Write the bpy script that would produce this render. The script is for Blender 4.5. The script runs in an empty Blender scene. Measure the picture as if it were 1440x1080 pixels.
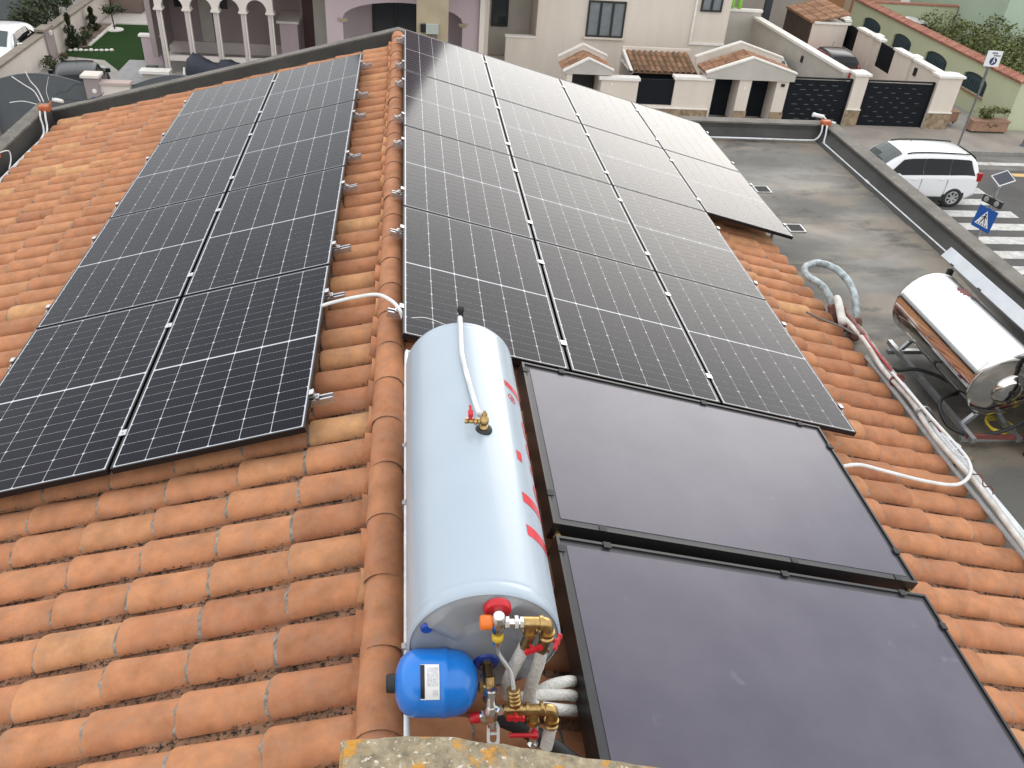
import bpy, math, random
from mathutils import Vector, Matrix
random.seed(7)
scn = bpy.context.scene
COL = scn.collection
PI = math.pi

# ------------------------------------------------------------------ camera
F_PX, CAM = 1170.1, Vector((0.035, -4.097, 2.7305))
YAW, PITCH, ROLL = -0.1521, 0.6253, 0.0833
_f = Vector((-math.sin(YAW)*math.cos(PITCH), math.cos(YAW)*math.cos(PITCH), -math.sin(PITCH)))
_r = Vector((math.cos(YAW), math.sin(YAW), 0)); _u = _r.cross(_f)
CR = _r*math.cos(ROLL)+_u*math.sin(ROLL); CU = -_r*math.sin(ROLL)+_u*math.cos(ROLL)
cd = bpy.data.cameras.new('camera'); cam = bpy.data.objects.new('camera', cd); COL.objects.link(cam)
cd.sensor_width = 36; cd.lens = F_PX/1440*36; cd.clip_start = .05; cd.clip_end = 500
cam.matrix_world = Matrix(((CR.x, CU.x, -_f.x, CAM.x), (CR.y, CU.y, -_f.y, CAM.y), (CR.z, CU.z, -_f.z, CAM.z), (0, 0, 0, 1)))
scn.camera = cam

# ------------------------------------------------------------------ sky, sun, exposure (overcast)
SUN_EL, SUN_AZ = math.radians(15.5), math.radians(28)     # azimuth from +Y towards +X
w = bpy.data.worlds.new('World'); scn.world = w; w.use_nodes = True
nt = w.node_tree; nt.nodes.clear()
sky = nt.nodes.new('ShaderNodeTexSky'); sky.sky_type = 'NISHITA'; sky.sun_disc = False
sky.sun_elevation = SUN_EL; sky.sun_rotation = SUN_AZ; sky.air_density = 1.0; sky.dust_density = 1.0; sky.ozone_density = 1.0
hs = nt.nodes.new('ShaderNodeHueSaturation'); hs.inputs['Saturation'].default_value = .45
tc = nt.nodes.new('ShaderNodeTexCoord'); nz = nt.nodes.new('ShaderNodeTexNoise')
nz.inputs['Scale'].default_value = 1.6; nz.inputs['Detail'].default_value = 4; nz.inputs['Roughness'].default_value = .5
mr = nt.nodes.new('ShaderNodeMapRange'); mr.inputs['From Min'].default_value = .3; mr.inputs['From Max'].default_value = .7
mr.inputs['To Min'].default_value = .82; mr.inputs['To Max'].default_value = 1.15
mx = nt.nodes.new('ShaderNodeVectorMath'); mx.operation = 'SCALE'
bg = nt.nodes.new('ShaderNodeBackground'); bg.inputs['Strength'].default_value = .15
out = nt.nodes.new('ShaderNodeOutputWorld')
nt.links.new(sky.outputs[0], hs.inputs['Color']); nt.links.new(tc.outputs['Generated'], nz.inputs['Vector'])
deck = nt.nodes.new('ShaderNodeMix'); deck.data_type = 'RGBA'; deck.inputs[0].default_value = .82; deck.inputs[7].default_value = (8.3, 8.4, 8.5, 1)   # thin cloud deck over the clear sky
nt.links.new(hs.outputs[0], deck.inputs[6])
nt.links.new(nz.outputs[0], mr.inputs['Value']); nt.links.new(deck.outputs[2], mx.inputs[0]); nt.links.new(mr.outputs[0], mx.inputs['Scale'])
nt.links.new(mx.outputs[0], bg.inputs['Color']); nt.links.new(bg.outputs[0], out.inputs['Surface'])
sl = bpy.data.lights.new('sun', 'SUN'); sl.energy = .6; sl.angle = math.radians(38); sl.color = (1, .96, .9)
so = bpy.data.objects.new('sun', sl); COL.objects.link(so)
_sd = Vector((math.sin(SUN_AZ)*math.cos(SUN_EL), math.cos(SUN_AZ)*math.cos(SUN_EL), math.sin(SUN_EL)))
so.rotation_euler = _sd.to_track_quat('Z', 'Y').to_euler(); so.location = (0, 0, 20)
scn.view_settings.view_transform = 'Standard'; scn.view_settings.look = 'None'
scn.view_settings.exposure = .56; scn.view_settings.gamma = 1; scn.view_settings.use_curve_mapping = False

# ------------------------------------------------------------------ materials
MATS = {}
def mat(name, col, rough=.7, metal=0, col2=None, scale=6, amt=.5, bump=0, bscale=60, spec=.5, speck=None, coat=0, detail=5, stretch=None):
    """principled material; col2 is blended in by world-space noise, speck=(colour, scale, threshold) adds small spots"""
    if name in MATS: return MATS[name]
    m = bpy.data.materials.new(name); m.use_nodes = True; t = m.node_tree; b = t.nodes['Principled BSDF']
    b.inputs['Base Color'].default_value = (*col, 1); b.inputs['Roughness'].default_value = rough; b.inputs['Metallic'].default_value = metal
    b.inputs['Specular IOR Level'].default_value = spec
    if coat: b.inputs['Coat Weight'].default_value = coat; b.inputs['Coat Roughness'].default_value = .08
    g = t.nodes.new('ShaderNodeNewGeometry'); pos = g.outputs['Position']
    if stretch:
        mp = t.nodes.new('ShaderNodeMapping'); mp.inputs['Scale'].default_value = stretch; t.links.new(pos, mp.inputs['Vector']); pos = mp.outputs[0]
    last = None
    if col2:
        n = t.nodes.new('ShaderNodeTexNoise'); n.inputs['Scale'].default_value = scale; n.inputs['Detail'].default_value = detail; n.inputs['Roughness'].default_value = .62
        t.links.new(pos, n.inputs['Vector'])
        r = t.nodes.new('ShaderNodeMapRange'); r.inputs['From Min'].default_value = .5-.28*(1-amt)-.02; r.inputs['From Max'].default_value = .5+.28*(1-amt)+.04
        t.links.new(n.outputs[0], r.inputs['Value'])
        x = t.nodes.new('ShaderNodeMix'); x.data_type = 'RGBA'; x.inputs[6].default_value = (*col, 1); x.inputs[7].default_value = (*col2, 1)
        t.links.new(r.outputs[0], x.inputs[0]); t.links.new(x.outputs[2], b.inputs['Base Color']); last = x.outputs[2]
    if speck:
        sc, ss, th = speck
        n = t.nodes.new('ShaderNodeTexNoise'); n.inputs['Scale'].default_value = ss; n.inputs['Detail'].default_value = 3; t.links.new(pos, n.inputs['Vector'])
        r = t.nodes.new('ShaderNodeMapRange'); r.inputs['From Min'].default_value = th; r.inputs['From Max'].default_value = th+.06; t.links.new(n.outputs[0], r.inputs['Value'])
        x = t.nodes.new('ShaderNodeMix'); x.data_type = 'RGBA'; x.inputs[7].default_value = (*sc, 1)
        if last: t.links.new(last, x.inputs[6])
        else: x.inputs[6].default_value = (*col, 1)
        t.links.new(r.outputs[0], x.inputs[0]); t.links.new(x.outputs[2], b.inputs['Base Color'])
    if bump:
        n = t.nodes.new('ShaderNodeTexNoise'); n.inputs['Scale'].default_value = bscale; n.inputs['Detail'].default_value = 4; t.links.new(g.outputs['Position'], n.inputs['Vector'])
        u = t.nodes.new('ShaderNodeBump'); u.inputs['Strength'].default_value = bump; u.inputs['Distance'].default_value = .01
        t.links.new(n.outputs[0], u.inputs['Height']); t.links.new(u.outputs[0], b.inputs['Normal'])
    MATS[name] = m; return m

def tile_mat(name, c0, c1, c2, dirt=(.06, .045, .035), dirt_th=.63, blotch=.35):
    """fired clay: each tile carries its own 'rnd' value, stains run over it in world space"""
    m = bpy.data.materials.new(name); m.use_nodes = True; t = m.node_tree; b = t.nodes['Principled BSDF']; b.inputs['Roughness'].default_value = .82
    b.inputs['Specular IOR Level'].default_value = .25
    a = t.nodes.new('ShaderNodeAttribute'); a.attribute_name = 'rnd'
    cr = t.nodes.new('ShaderNodeValToRGB'); cr.color_ramp.elements[0].color = (*c0, 1); cr.color_ramp.elements[1].color = (*c2, 1)
    e = cr.color_ramp.elements.new(.55); e.color = (*c1, 1)
    t.links.new(a.outputs['Fac'], cr.inputs[0])
    g = t.nodes.new('ShaderNodeNewGeometry')
    n1 = t.nodes.new('ShaderNodeTexNoise'); n1.inputs['Scale'].default_value = 7; n1.inputs['Detail'].default_value = 6; n1.inputs['Roughness'].default_value = .65
    n2 = t.nodes.new('ShaderNodeTexNoise'); n2.inputs['Scale'].default_value = 42; n2.inputs['Detail'].default_value = 5; n2.inputs['Roughness'].default_value = .7
    for n in (n1, n2): t.links.new(g.outputs['Position'], n.inputs['Vector'])
    r1 = t.nodes.new('ShaderNodeMapRange'); r1.inputs['From Min'].default_value = .35; r1.inputs['From Max'].default_value = .7
    r1.inputs['To Min'].default_value = 1.12; r1.inputs['To Max'].default_value = 1.12-blotch; t.links.new(n1.outputs[0], r1.inputs['Value'])
    sc = t.nodes.new('ShaderNodeVectorMath'); sc.operation = 'SCALE'; t.links.new(cr.outputs[0], sc.inputs[0]); t.links.new(r1.outputs[0], sc.inputs['Scale'])
    n3 = t.nodes.new('ShaderNodeTexNoise'); n3.inputs['Scale'].default_value = 13; n3.inputs['Detail'].default_value = 8; n3.inputs['Roughness'].default_value = .7; t.links.new(g.outputs['Position'], n3.inputs['Vector'])
    r3 = t.nodes.new('ShaderNodeMapRange'); r3.inputs['From Min'].default_value = .45; r3.inputs['From Max'].default_value = .72; r3.inputs['To Max'].default_value = .55; t.links.new(n3.outputs[0], r3.inputs['Value'])
    w3 = t.nodes.new('ShaderNodeMix'); w3.data_type = 'RGBA'; w3.inputs[7].default_value = (.34, .205, .14, 1); t.links.new(sc.outputs[0], w3.inputs[6]); t.links.new(r3.outputs[0], w3.inputs[0]); sc = type('o', (), {'outputs': [w3.outputs[2]]})   # greyish weathering
    r2 = t.nodes.new('ShaderNodeMapRange'); r2.inputs['From Min'].default_value = dirt_th; r2.inputs['From Max'].default_value = dirt_th+.09; t.links.new(n2.outputs[0], r2.inputs['Value'])
    x = t.nodes.new('ShaderNodeMix'); x.data_type = 'RGBA'; x.inputs[7].default_value = (*dirt, 1); t.links.new(sc.outputs[0], x.inputs[6]); t.links.new(r2.outputs[0], x.inputs[0])
    t.links.new(x.outputs[2], b.inputs['Base Color'])
    u = t.nodes.new('ShaderNodeBump'); u.inputs['Strength'].default_value = .25; u.inputs['Distance'].default_value = .006
    t.links.new(n2.outputs[0], u.inputs['Height']); t.links.new(u.outputs[0], b.inputs['Normal'])
    MATS[name] = m; return m
TILE = tile_mat('fired_clay', (.39, .163, .080), (.475, .210, .100), (.56, .310, .145), dirt=(.28, .14, .08), dirt_th=.65, blotch=.42)
PAN = tile_mat('fired_clay_pan', (.22, .11, .065), (.26, .135, .08), (.30, .165, .095), dirt=(.03, .023, .018), dirt_th=.50, blotch=.5)  # pan clay darkened as shade between the tile rows, with grime on top
OLDT = tile_mat('weathered_clay', (.15, .095, .06), (.25, .15, .09), (.35, .20, .115), dirt=(.06, .05, .04), dirt_th=.57)
REDW = tile_mat('red_coping_clay', (.36, .15, .11), (.44, .19, .135), (.48, .25, .17), dirt=(.14, .08, .06), dirt_th=.6, blotch=.5)
REDT = tile_mat('red_clay', (.27, .14, .085), (.38, .20, .12), (.47, .29, .17), dirt=(.12, .08, .06), dirt_th=.58, blotch=.6)
MORTAR = mat('mortar', (.34, .30, .25), .9, col2=(.09, .07, .055), scale=30, bump=.4, bscale=120)
ALU = mat('aluminium', (.62, .63, .65), .38, 1.0, col2=(.5, .5, .52), scale=40)
BLACK = mat('black_frame', (.010, .010, .012), .42)
BRUB = mat('black_rubber', (.014, .014, .015), .6)
WHITEP = mat('white_plastic', (.74, .75, .75), .4, col2=(.62, .62, .6), scale=14)
PVC = mat('white_pvc', (.70, .72, .74), .35, col2=(.55, .56, .56), scale=9, amt=.7)

def cell_mat():
    m = bpy.data.materials.new('solar_cell'); m.use_nodes = True; t = m.node_tree; b = t.nodes['Principled BSDF']
    uv = t.nodes.new('ShaderNodeUVMap'); s = t.nodes.new('ShaderNodeSeparateXYZ'); t.links.new(uv.outputs[0], s.inputs[0])
    k = t.nodes.new('ShaderNodeMath'); k.operation = 'MULTIPLY'; k.inputs[1].default_value = 9; t.links.new(s.outputs[0], k.inputs[0])
    fr = t.nodes.new('ShaderNodeMath'); fr.operation = 'FRACT'; t.links.new(k.outputs[0], fr.inputs[0])
    lt = t.nodes.new('ShaderNodeMath'); lt.operation = 'LESS_THAN'; lt.inputs[1].default_value = .1; t.links.new(fr.outputs[0], lt.inputs[0])
    x = t.nodes.new('ShaderNodeMix'); x.data_type = 'RGBA'; x.inputs[6].default_value = (.0035, .0035, .0095, 1); x.inputs[7].default_value = (.022, .022, .028, 1)
    t.links.new(lt.outputs[0], x.inputs[0])
    g = t.nodes.new('ShaderNodeNewGeometry'); n = t.nodes.new('ShaderNodeTexNoise'); n.inputs['Scale'].default_value = 1.7; n.inputs['Detail'].default_value = 6; t.links.new(g.outputs['Position'], n.inputs['Vector'])
    r = t.nodes.new('ShaderNodeMapRange'); r.inputs[1].default_value = .4; r.inputs[2].default_value = .75; r.inputs[4].default_value = .25; t.links.new(n.outputs[0], r.inputs[0])
    y = t.nodes.new('ShaderNodeMix'); y.data_type = 'RGBA'; y.inputs[7].default_value = (.028, .027, .027, 1); t.links.new(x.outputs[2], y.inputs[6]); t.links.new(r.outputs[0], y.inputs[0])   # thin dust
    t.links.new(y.outputs[2], b.inputs['Base Color'])
    b.inputs['Roughness'].default_value = .11; b.inputs['IOR'].default_value = 1.17
    return m
CELL = cell_mat()
BACKSHEET = mat('backsheet', (.58, .59, .62), .11); BACKSHEET.node_tree.nodes['Principled BSDF'].inputs['IOR'].default_value = 1.17

# ------------------------------------------------------------------ mesh builder
def frame_of(d):
    d = d.normalized(); a = Vector((0, 0, 1)) if abs(d.z) < .9 else Vector((1, 0, 0))
    x = d.cross(a).normalized(); return x, d.cross(x).normalized(), d
class MB:
    def __init__(s): s.v = []; s.f = []; s.m = []; s.s = []; s.rn = []; s.cur = .5
    def add(s, vs, fs, mi=0, sm=False):
        o = len(s.v); s.v += [tuple(p) for p in vs]
        for f in fs: s.f.append(tuple(i+o for i in f)); s.m.append(mi); s.s.append(sm); s.rn.append(s.cur)
        return s
    def box(s, x0, x1, y0, y1, z0, z1, mi=0):
        return s.add([(x, y, z) for z in (z0, z1) for y in (y0, y1) for x in (x0, x1)],
                     [(0, 2, 3, 1), (4, 5, 7, 6), (0, 1, 5, 4), (2, 6, 7, 3), (0, 4, 6, 2), (1, 3, 7, 5)], mi)
    def obox(s, c, X, Y, Z, mi=0):
        c, X, Y, Z = map(Vector, (c, X, Y, Z))
        return s.add([c+X*a+Y*b+Z*d for d in (-1, 1) for b in (-1, 1) for a in (-1, 1)],
                     [(0, 2, 3, 1), (4, 5, 7, 6), (0, 1, 5, 4), (2, 6, 7, 3), (0, 4, 6, 2), (1, 3, 7, 5)], mi)
    def prism(s, poly, vec, mi=0):
        n = len(poly); vec = Vector(vec); a = [Vector(p) for p in poly]
        return s.add(a+[p+vec for p in a], [tuple(range(n-1, -1, -1)), tuple(range(n, 2*n))]+[(i, (i+1) % n, n+(i+1) % n, n+i) for i in range(n)], mi)
    def lathe(s, p, d, prof, seg=16, mi=0, sm=True, caps=True, stretch=1):
        p = Vector(p); x, y, z = frame_of(Vector(d)); vs = []
        for t, r in prof:
            for i in range(seg):
                a = 2*PI*i/seg; vs.append(p+z*t+(x*math.cos(a)+y*math.sin(a))*r)
        n = len(prof); fs = [(j*seg+i, j*seg+(i+1) % seg, (j+1)*seg+(i+1) % seg, (j+1)*seg+i) for j in range(n-1) for i in range(seg)]
        s.add(vs, fs, mi, sm)
        if caps:
            if prof[0][1] > 1e-5: s.add(vs[:seg], [tuple(range(seg-1, -1, -1))], mi)
            if prof[-1][1] > 1e-5: s.add(vs[-seg:], [tuple(range(seg))], mi)
        return s
    def cyl(s, a, b, r, r2=None, seg=12, mi=0):
        a, b = Vector(a), Vector(b); return s.lathe(a, b-a, [(0, r), ((b-a).length, r if r2 is None else r2)], seg, mi)
    def tube(s, pts, r, seg=8, mi=0, smooth=3, wob=0):
        P = [Vector(p) for p in pts]
        if smooth and len(P) > 2:
            Q = []
            for i in range(len(P)-1):
                p0, p1, p2, p3 = P[max(i-1, 0)], P[i], P[i+1], P[min(i+2, len(P)-1)]
                for k in range(smooth):
                    t = k/smooth; Q.append(.5*((2*p1)+(p2-p0)*t+(2*p0-5*p1+4*p2-p3)*t*t+(3*p1-p0-3*p2+p3)*t**3))
            P = Q+[P[-1]]
        x = None; vs = []
        for i, p in enumerate(P):
            d = (P[min(i+1, len(P)-1)]-P[max(i-1, 0)]).normalized()
            x = frame_of(d)[0] if x is None else (x-d*x.dot(d)).normalized()
            y = d.cross(x); rr = r[min(i*len(r)//len(P), len(r)-1)] if isinstance(r, (list, tuple)) else r
            for k in range(seg):
                a = 2*PI*k/seg; q = rr*(1+random.uniform(-wob, wob)); vs.append(p+(x*math.cos(a)+y*math.sin(a))*q)
        n = len(P); fs = [(j*seg+i, j*seg+(i+1) % seg, (j+1)*seg+(i+1) % seg, (j+1)*seg+i) for j in range(n-1) for i in range(seg)]
        fs += [tuple(range(seg-1, -1, -1)), tuple(range((n-1)*seg, n*seg))]
        return s.add(vs, fs, mi, True)
    def mesh(s, name, mats, uv=None):
        me = bpy.data.meshes.new(name); me.from_pydata(s.v, [], s.f)
        for m in (mats if isinstance(mats, (list, tuple)) else [mats]): me.materials.append(m)
        me.polygons.foreach_set('material_index', s.m); me.polygons.foreach_set('use_smooth', s.s)
        at = me.attributes.new('rnd', 'FLOAT', 'FACE'); at.data.foreach_set('value', s.rn)
        if uv:
            l = me.uv_layers.new(name='UVMap')
            for i, c in enumerate(uv): l.data[i].uv = c
        me.update(); return me
    def build(s, name, mats, parent=None, label=None, cat=None, group=None, kind=None, bevel=0, uv=None, fix=False):
        me = s.mesh(name, mats, uv)
        if fix:
            import bmesh
            bm = bmesh.new(); bm.from_mesh(me); bmesh.ops.recalc_face_normals(bm, faces=bm.faces); bm.to_mesh(me); bm.free()
        return link(name, me, parent, label, cat, group, kind, bevel)
def link(name, me, parent=None, label=None, cat=None, group=None, kind=None, bevel=0):
    o = bpy.data.objects.new(name, me); COL.objects.link(o)
    if parent:
        o.parent = parent
        if parent.type == 'EMPTY': o.location = -parent.location
    if label: o['label'] = label
    if cat: o['category'] = cat
    if group: o['group'] = group
    if kind: o['kind'] = kind
    if bevel:
        b = o.modifiers.new('bevel', 'BEVEL'); b.width = bevel; b.segments = 2; b.limit_method = 'ANGLE'
    return o
def T(name, label, cat, loc=(0, 0, 0), group=None):
    o = bpy.data.objects.new(name, None); COL.objects.link(o); o.location = loc; o.empty_display_size = .2
    o['label'] = label; o['category'] = cat
    if group: o['group'] = group
    return o
def leaves(mb, c, rad, n, size, mi=0, hollow=.35):
    """leaf-sized bent quads spread through an ellipsoid in uneven clumps"""
    c = Vector(c); clumps = [Vector((random.gauss(0, .45), random.gauss(0, .45), random.gauss(0, .45))) for _ in range(max(4, n//60))]
    for _ in range(n):
        k = random.choice(clumps); d = k+Vector((random.gauss(0, .2), random.gauss(0, .2), random.gauss(0, .2)))
        if d.length > 1.15: d *= 1.0/d.length
        p = c+Vector((d.x*rad[0], d.y*rad[1], d.z*rad[2])); s = size*random.uniform(.6, 1.3)
        a = Vector((random.uniform(-1, 1), random.uniform(-1, 1), random.uniform(-.7, .7))).normalized(); b = a.cross(Vector((random.uniform(-1, 1), random.uniform(-1, 1), 1))).normalized()
        mb.cur = random.random()
        mb.add([p-a*s, p+b*s*.45, p+a*s, p-b*s*.45], [(0, 1, 2, 3)], mi)
    return mb
def leaf_mat(name, c0, c1):
    m = bpy.data.materials.new(name); m.use_nodes = True; t = m.node_tree; b = t.nodes['Principled BSDF']; b.inputs['Roughness'].default_value = .6
    a = t.nodes.new('ShaderNodeAttribute'); a.attribute_name = 'rnd'; x = t.nodes.new('ShaderNodeMix'); x.data_type = 'RGBA'
    x.inputs[6].default_value = (*c0, 1); x.inputs[7].default_value = (*c1, 1); t.links.new(a.outputs['Fac'], x.inputs[0]); t.links.new(x.outputs[2], b.inputs['Base Color'])
    b.inputs['Specular IOR Level'].default_value = .3; MATS[name] = m; return m

# ------------------------------------------------------------------ roof frame: u down the slope, y along the ridge, h above the panel datum
A = .2558; cA, sA = math.cos(A), math.sin(A); G = -7.5
def SR(u, y, h=0): return Vector((u*cA+h*sA, y, -u*sA+h*cA))
def SL(u, y, h=0): return Vector((-u*cA-h*sA, y, -u*sA+h*cA))
XR = -.077                     # ridge line
HL, HR = -.105, -.135          # tile bed below the panel datum on either slope
EAVE_L, EAVE_R = -4.40, 3.95
def zL(x, h=0): return (h+x*sA)/cA
def zR(x, h=0): return (h-x*sA)/cA
def px(P):
    d = Vector(P)-CAM; k = d.dot(_f); return 720+F_PX*d.dot(CR)/k, 540-F_PX*d.dot(CU)/k, k

# ================================================================== SETTING: ground, road, pavement
ASPH = mat('asphalt', (.060, .058, .056), .9, col2=(.105, .10, .095), scale=.7, amt=.4, bump=.3, bscale=90)
PAVE = mat('pavement_concrete', (.33, .29, .25), .9, col2=(.22, .195, .17), scale=.8, amt=.45, bump=.2, bscale=40)
YARD = mat('courtyard_paving', (.36, .34, .31), .9, col2=(.28, .265, .245), scale=1.1)
MB().box(-140, 140, -120, 160, G-.3, G).build('ground', YARD, kind='structure')
MB().box(-140, 140, 8.2, 22.9, G-.1, G+.004).build('road', ASPH, kind='structure')
sw = MB()
for i in range(-14, 24):
    sw.box(i*2.2+.004, i*2.2+2.196, 24.4, 24.55, G-.1, G+.13, 1)
sw.box(-31, 55, 24.552, 27.0, G-.1, G+.122)
sw.build('pavement', [PAVE, mat('kerb_stone', (.30, .28, .26), .85, col2=(.2, .19, .17), scale=3)], kind='structure')
MB().box(-140, 140, 22.9, 24.4, G-.1, G+.006).build('gutter_strip', mat('worn_asphalt', (.13, .12, .11), .9, col2=(.2, .19, .17), scale=1.2), kind='structure')
# painted crossing
PAINT = mat('road_paint', (.62, .61, .58), .75, col2=(.36, .35, .33), scale=5, amt=.55)
zc = T('zebra_crossing', 'white striped pedestrian crossing painted across the road beside the white car', 'crossing', (18.3, 17, G))
for k in range(10):
    y = 21.15-.95*k
    MB().box(17.06+.01*(k % 3), 19.5, y-.48, y, G+.002, G+.009).build('painted_stripe', PAINT, zc)
for k, y in enumerate((23.5, 22.45)):
    MB().box(20.3 if k == 0 else 21.6, 46, y-.14, y+.14, G+.002, G+.010).build('edge_line', [PAINT, mat('yellow_paint', (.62, .40, .16), .8)][k], label='%s road edge line beside the kerb' % ('white', 'yellow')[k], cat='road marking')

# ================================================================== OUR HOUSE
PLAST = mat('house_plaster', (.5, .43, .34), .9, col2=(.44, .38, .3), scale=1.5)
BITU = mat('bitumen_sheet', (.062, .060, .055), .8, col2=(.036, .035, .033), scale=2.5, amt=.4, bump=.3, bscale=70)
CAPM = mat('parapet_cap', (.19, .172, .15), .85, col2=(.105, .095, .082), scale=3.5, amt=.45, speck=((.42, .40, .36), 26, .67), bump=.3)
def terrace_mat():
    m = bpy.data.materials.new('flat_roof_membrane'); m.use_nodes = True; t = m.node_tree; b = t.nodes['Principled BSDF']; b.inputs['Roughness'].default_value = .72
    g = t.nodes.new('ShaderNodeNewGeometry')
    def noise(s, det, st=(1, 1, 1)):
        mp = t.nodes.new('ShaderNodeMapping'); mp.inputs['Scale'].default_value = st; t.links.new(g.outputs['Position'], mp.inputs[0])
        n = t.nodes.new('ShaderNodeTexNoise'); n.inputs['Scale'].default_value = s; n.inputs['Detail'].default_value = det; n.inputs['Roughness'].default_value = .6; t.links.new(mp.outputs[0], n.inputs[0]); return n.outputs[0]
    def ramp(v, a, c, lo=0, hi=1):
        r = t.nodes.new('ShaderNodeMapRange'); r.inputs[1].default_value = a; r.inputs[2].default_value = c; r.inputs[3].default_value = lo; r.inputs[4].default_value = hi; t.links.new(v, r.inputs[0]); return r.outputs[0]
    def mixc(f, a, c):
        x = t.nodes.new('ShaderNodeMix'); x.data_type = 'RGBA'; t.links.new(f, x.inputs[0])
        for i, q in ((6, a), (7, c)):
            if isinstance(q, tuple): x.inputs[i].default_value = (*q, 1)
            else: t.links.new(q, x.inputs[i])
        return x.outputs[2]
    c = mixc(ramp(noise(.9, 7, (.6, 1.3, 1)), .44, .58), (.094, .090, .078), (.19, .155, .115))      # puddle silt
    c = mixc(ramp(noise(1.6, 10, (.6, 1.4, 1)), .54, .62), c, (.055, .045, .036))                     # dried brown stains
    c = mixc(ramp(noise(9, 6), .62, .76), c, (.04, .037, .033))
    c = mixc(ramp(noise(160, 2), .45, .6, 0, .35), c, (.19, .19, .18))
    t.links.new(c, b.inputs['Base Color'])
    t.links.new(ramp(noise(1.1, 4, (.6, 1.1, 1)), .4, .6, .8, .55), b.inputs['Roughness'])
    return m
TERR = terrace_mat()
house = T('tiled_house', 'tiled house whose roof fills the view, with a flat roof terrace alongside', 'house', (0, 2, G))
Y0, Y1 = -3.4, 7.34
hb = MB().box(-4.72, XR, -3.6, 7.55, G, -1.42).box(XR+.001, 6.36, -3.6, 7.6, G, -1.33).build('wall', PLAST, house)
fr_ = MB().box(3.6, 6.12, -3.6, 7.46, -1.33, -1.254).build('flat_roof', TERR, house)
for k in range(11):          # lapped membrane strips
    y = -3.6+k*1.006; q = 1.06 if k < 10 else 1.0; w_ = random.uniform(-.02, .02)
    MB().prism([(3.6, y, -1.2535), (6.12, y+w_, -1.2535), (6.12, y+q+w_*.5, -1.2465), (3.6, y+q, -1.2465)], (0, 0, -.004)).build('membrane_strip', TERR, fr_, fix=True)
# roof decks
dl = MB().prism([(XR, Y0, zL(XR, HL-.012)), (EAVE_L+.05, Y0, zL(EAVE_L+.05, HL-.012)), (EAVE_L+.05, Y0, -1.45), (XR, Y0, -1.45)], (0, Y1-Y0+.1, 0)).build('roof_slope', PLAST, house, label='tiled slope that carries eight solar panels and no tank', fix=True)
dr = MB().prism([(XR+.001, Y0, zR(XR, HR-.012)), (EAVE_R-.12, Y0, zR(EAVE_R-.12, HR-.012)), (EAVE_R-.12, Y0, -1.34), (XR+.001, Y0, -1.34)], (0, Y1-Y0+.1, 0)).build('roof_slope', PLAST, house, label='tiled slope that carries the water tank and collectors', fix=True)
# tiles -----------------------------------------------------------------
TL = .44
def cover_mesh(rnd, seed):
    R = random.Random(seed); mb = MB(); mb.cur = rnd; n = 8; vs = []; st = [(0, .087, .0), (.60, .0925, .009), (.965, .0965, .018), (1.0, .094, .017)]
    for t, r, z in st:
        for i in range(n+1):
            a = PI*(i/n); q = 1+.012*math.sin(3*a+seed)+R.uniform(-.008, .008)
            vs.append((TL*t+R.uniform(-.002, .002)*(t > .9), -r*math.cos(a)*q, z+r*.66*math.sin(a)**.85*q-.006))
    m = n+1
    fs = [(j*m+i, (j+1)*m+i, (j+1)*m+i+1, j*m+i+1) for j in range(3) for i in range(n)]
    mb.add(vs, fs, 0, True)
    lip = []
    for i in range(m): x, y, z = vs[3*m+i]; lip.append((x, y, z))
    for i in range(m): x, y, z = vs[3*m+i]; lip.append((x+.002, y*.96, (z+.006)*.93-.006))
    for i in range(m): x, y, z = vs[3*m+i]; w_ = R.uniform(.010, .026); lip.append((x+w_, y*R.uniform(.86, .92), (z+.006)*.80-.006))
    mb.add(lip, [(k*m+i, (k+1)*m+i, (k+1)*m+i+1, k*m+i+1) for k in range(2) for i in range(n)], 1)
    return mb
def pan_mesh(rnd, seed):
    mb = MB(); mb.cur = rnd; vs = []
    for t, r, z in ((0, .078, -.004), (1, .070, .008)):
        for i in range(6):
            a = PI*(.08+.84*i/5); vs.append((TL*t, -r*math.cos(a), .042+z-.046*math.sin(a)))
    mb.add(vs, [(i, 6+i, 7+i, i+1) for i in range(5)], 0, True)
    mb.add([vs[6+i] for i in range(6)]+[(x, y, z-.012) for x, y, z in vs[6:]], [(i, 6+i, 7+i, i+1) for i in range(5)], 0)
    return mb
RND = [.0, .14, .26, .36, .44, .5, .57, .64, .73, .90]
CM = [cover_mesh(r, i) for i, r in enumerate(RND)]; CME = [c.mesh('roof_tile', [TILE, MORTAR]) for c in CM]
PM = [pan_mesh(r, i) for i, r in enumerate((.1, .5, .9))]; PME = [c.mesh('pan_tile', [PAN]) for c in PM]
def slope_matrix(side, x_low, y, h):
    X = Vector((side*cA, 0, -sA)); Z = Vector((side*sA, 0, cA)); Yv = Z.cross(X)
    z = (zR if side > 0 else zL)(x_low, h); P = Vector((x_low, y, z))-X*TL
    j = random.gauss(0, .007); X2 = (X+Yv*j).normalized(); Y2 = Z.cross(X2)
    return Matrix(((X2.x, Y2.x, Z.x, P.x), (X2.y, Y2.y, Z.y, P.y), (X2.z, Y2.z, Z.z, P.z), (0, 0, 0, 1)))
def covered(side, x, y):      # under a panel, a collector or the tank
    if side < 0: return -2.58 < x < -.62 and -.55 < y < 6.9
    if 0 < x < 2.95 and .2 < y < 7: return True
    if 0 < x < 3.95 and 3.7 < y < 7: return True
    return .70 < x < 2.55 and -2.7 < y < 0
tiles = []; pans = []
rows_l = [-2.121-.23*5+.23*k for k in range(46)]; rows_r = [-1.455-.23*8+.23*k for k in range(46)]
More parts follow.
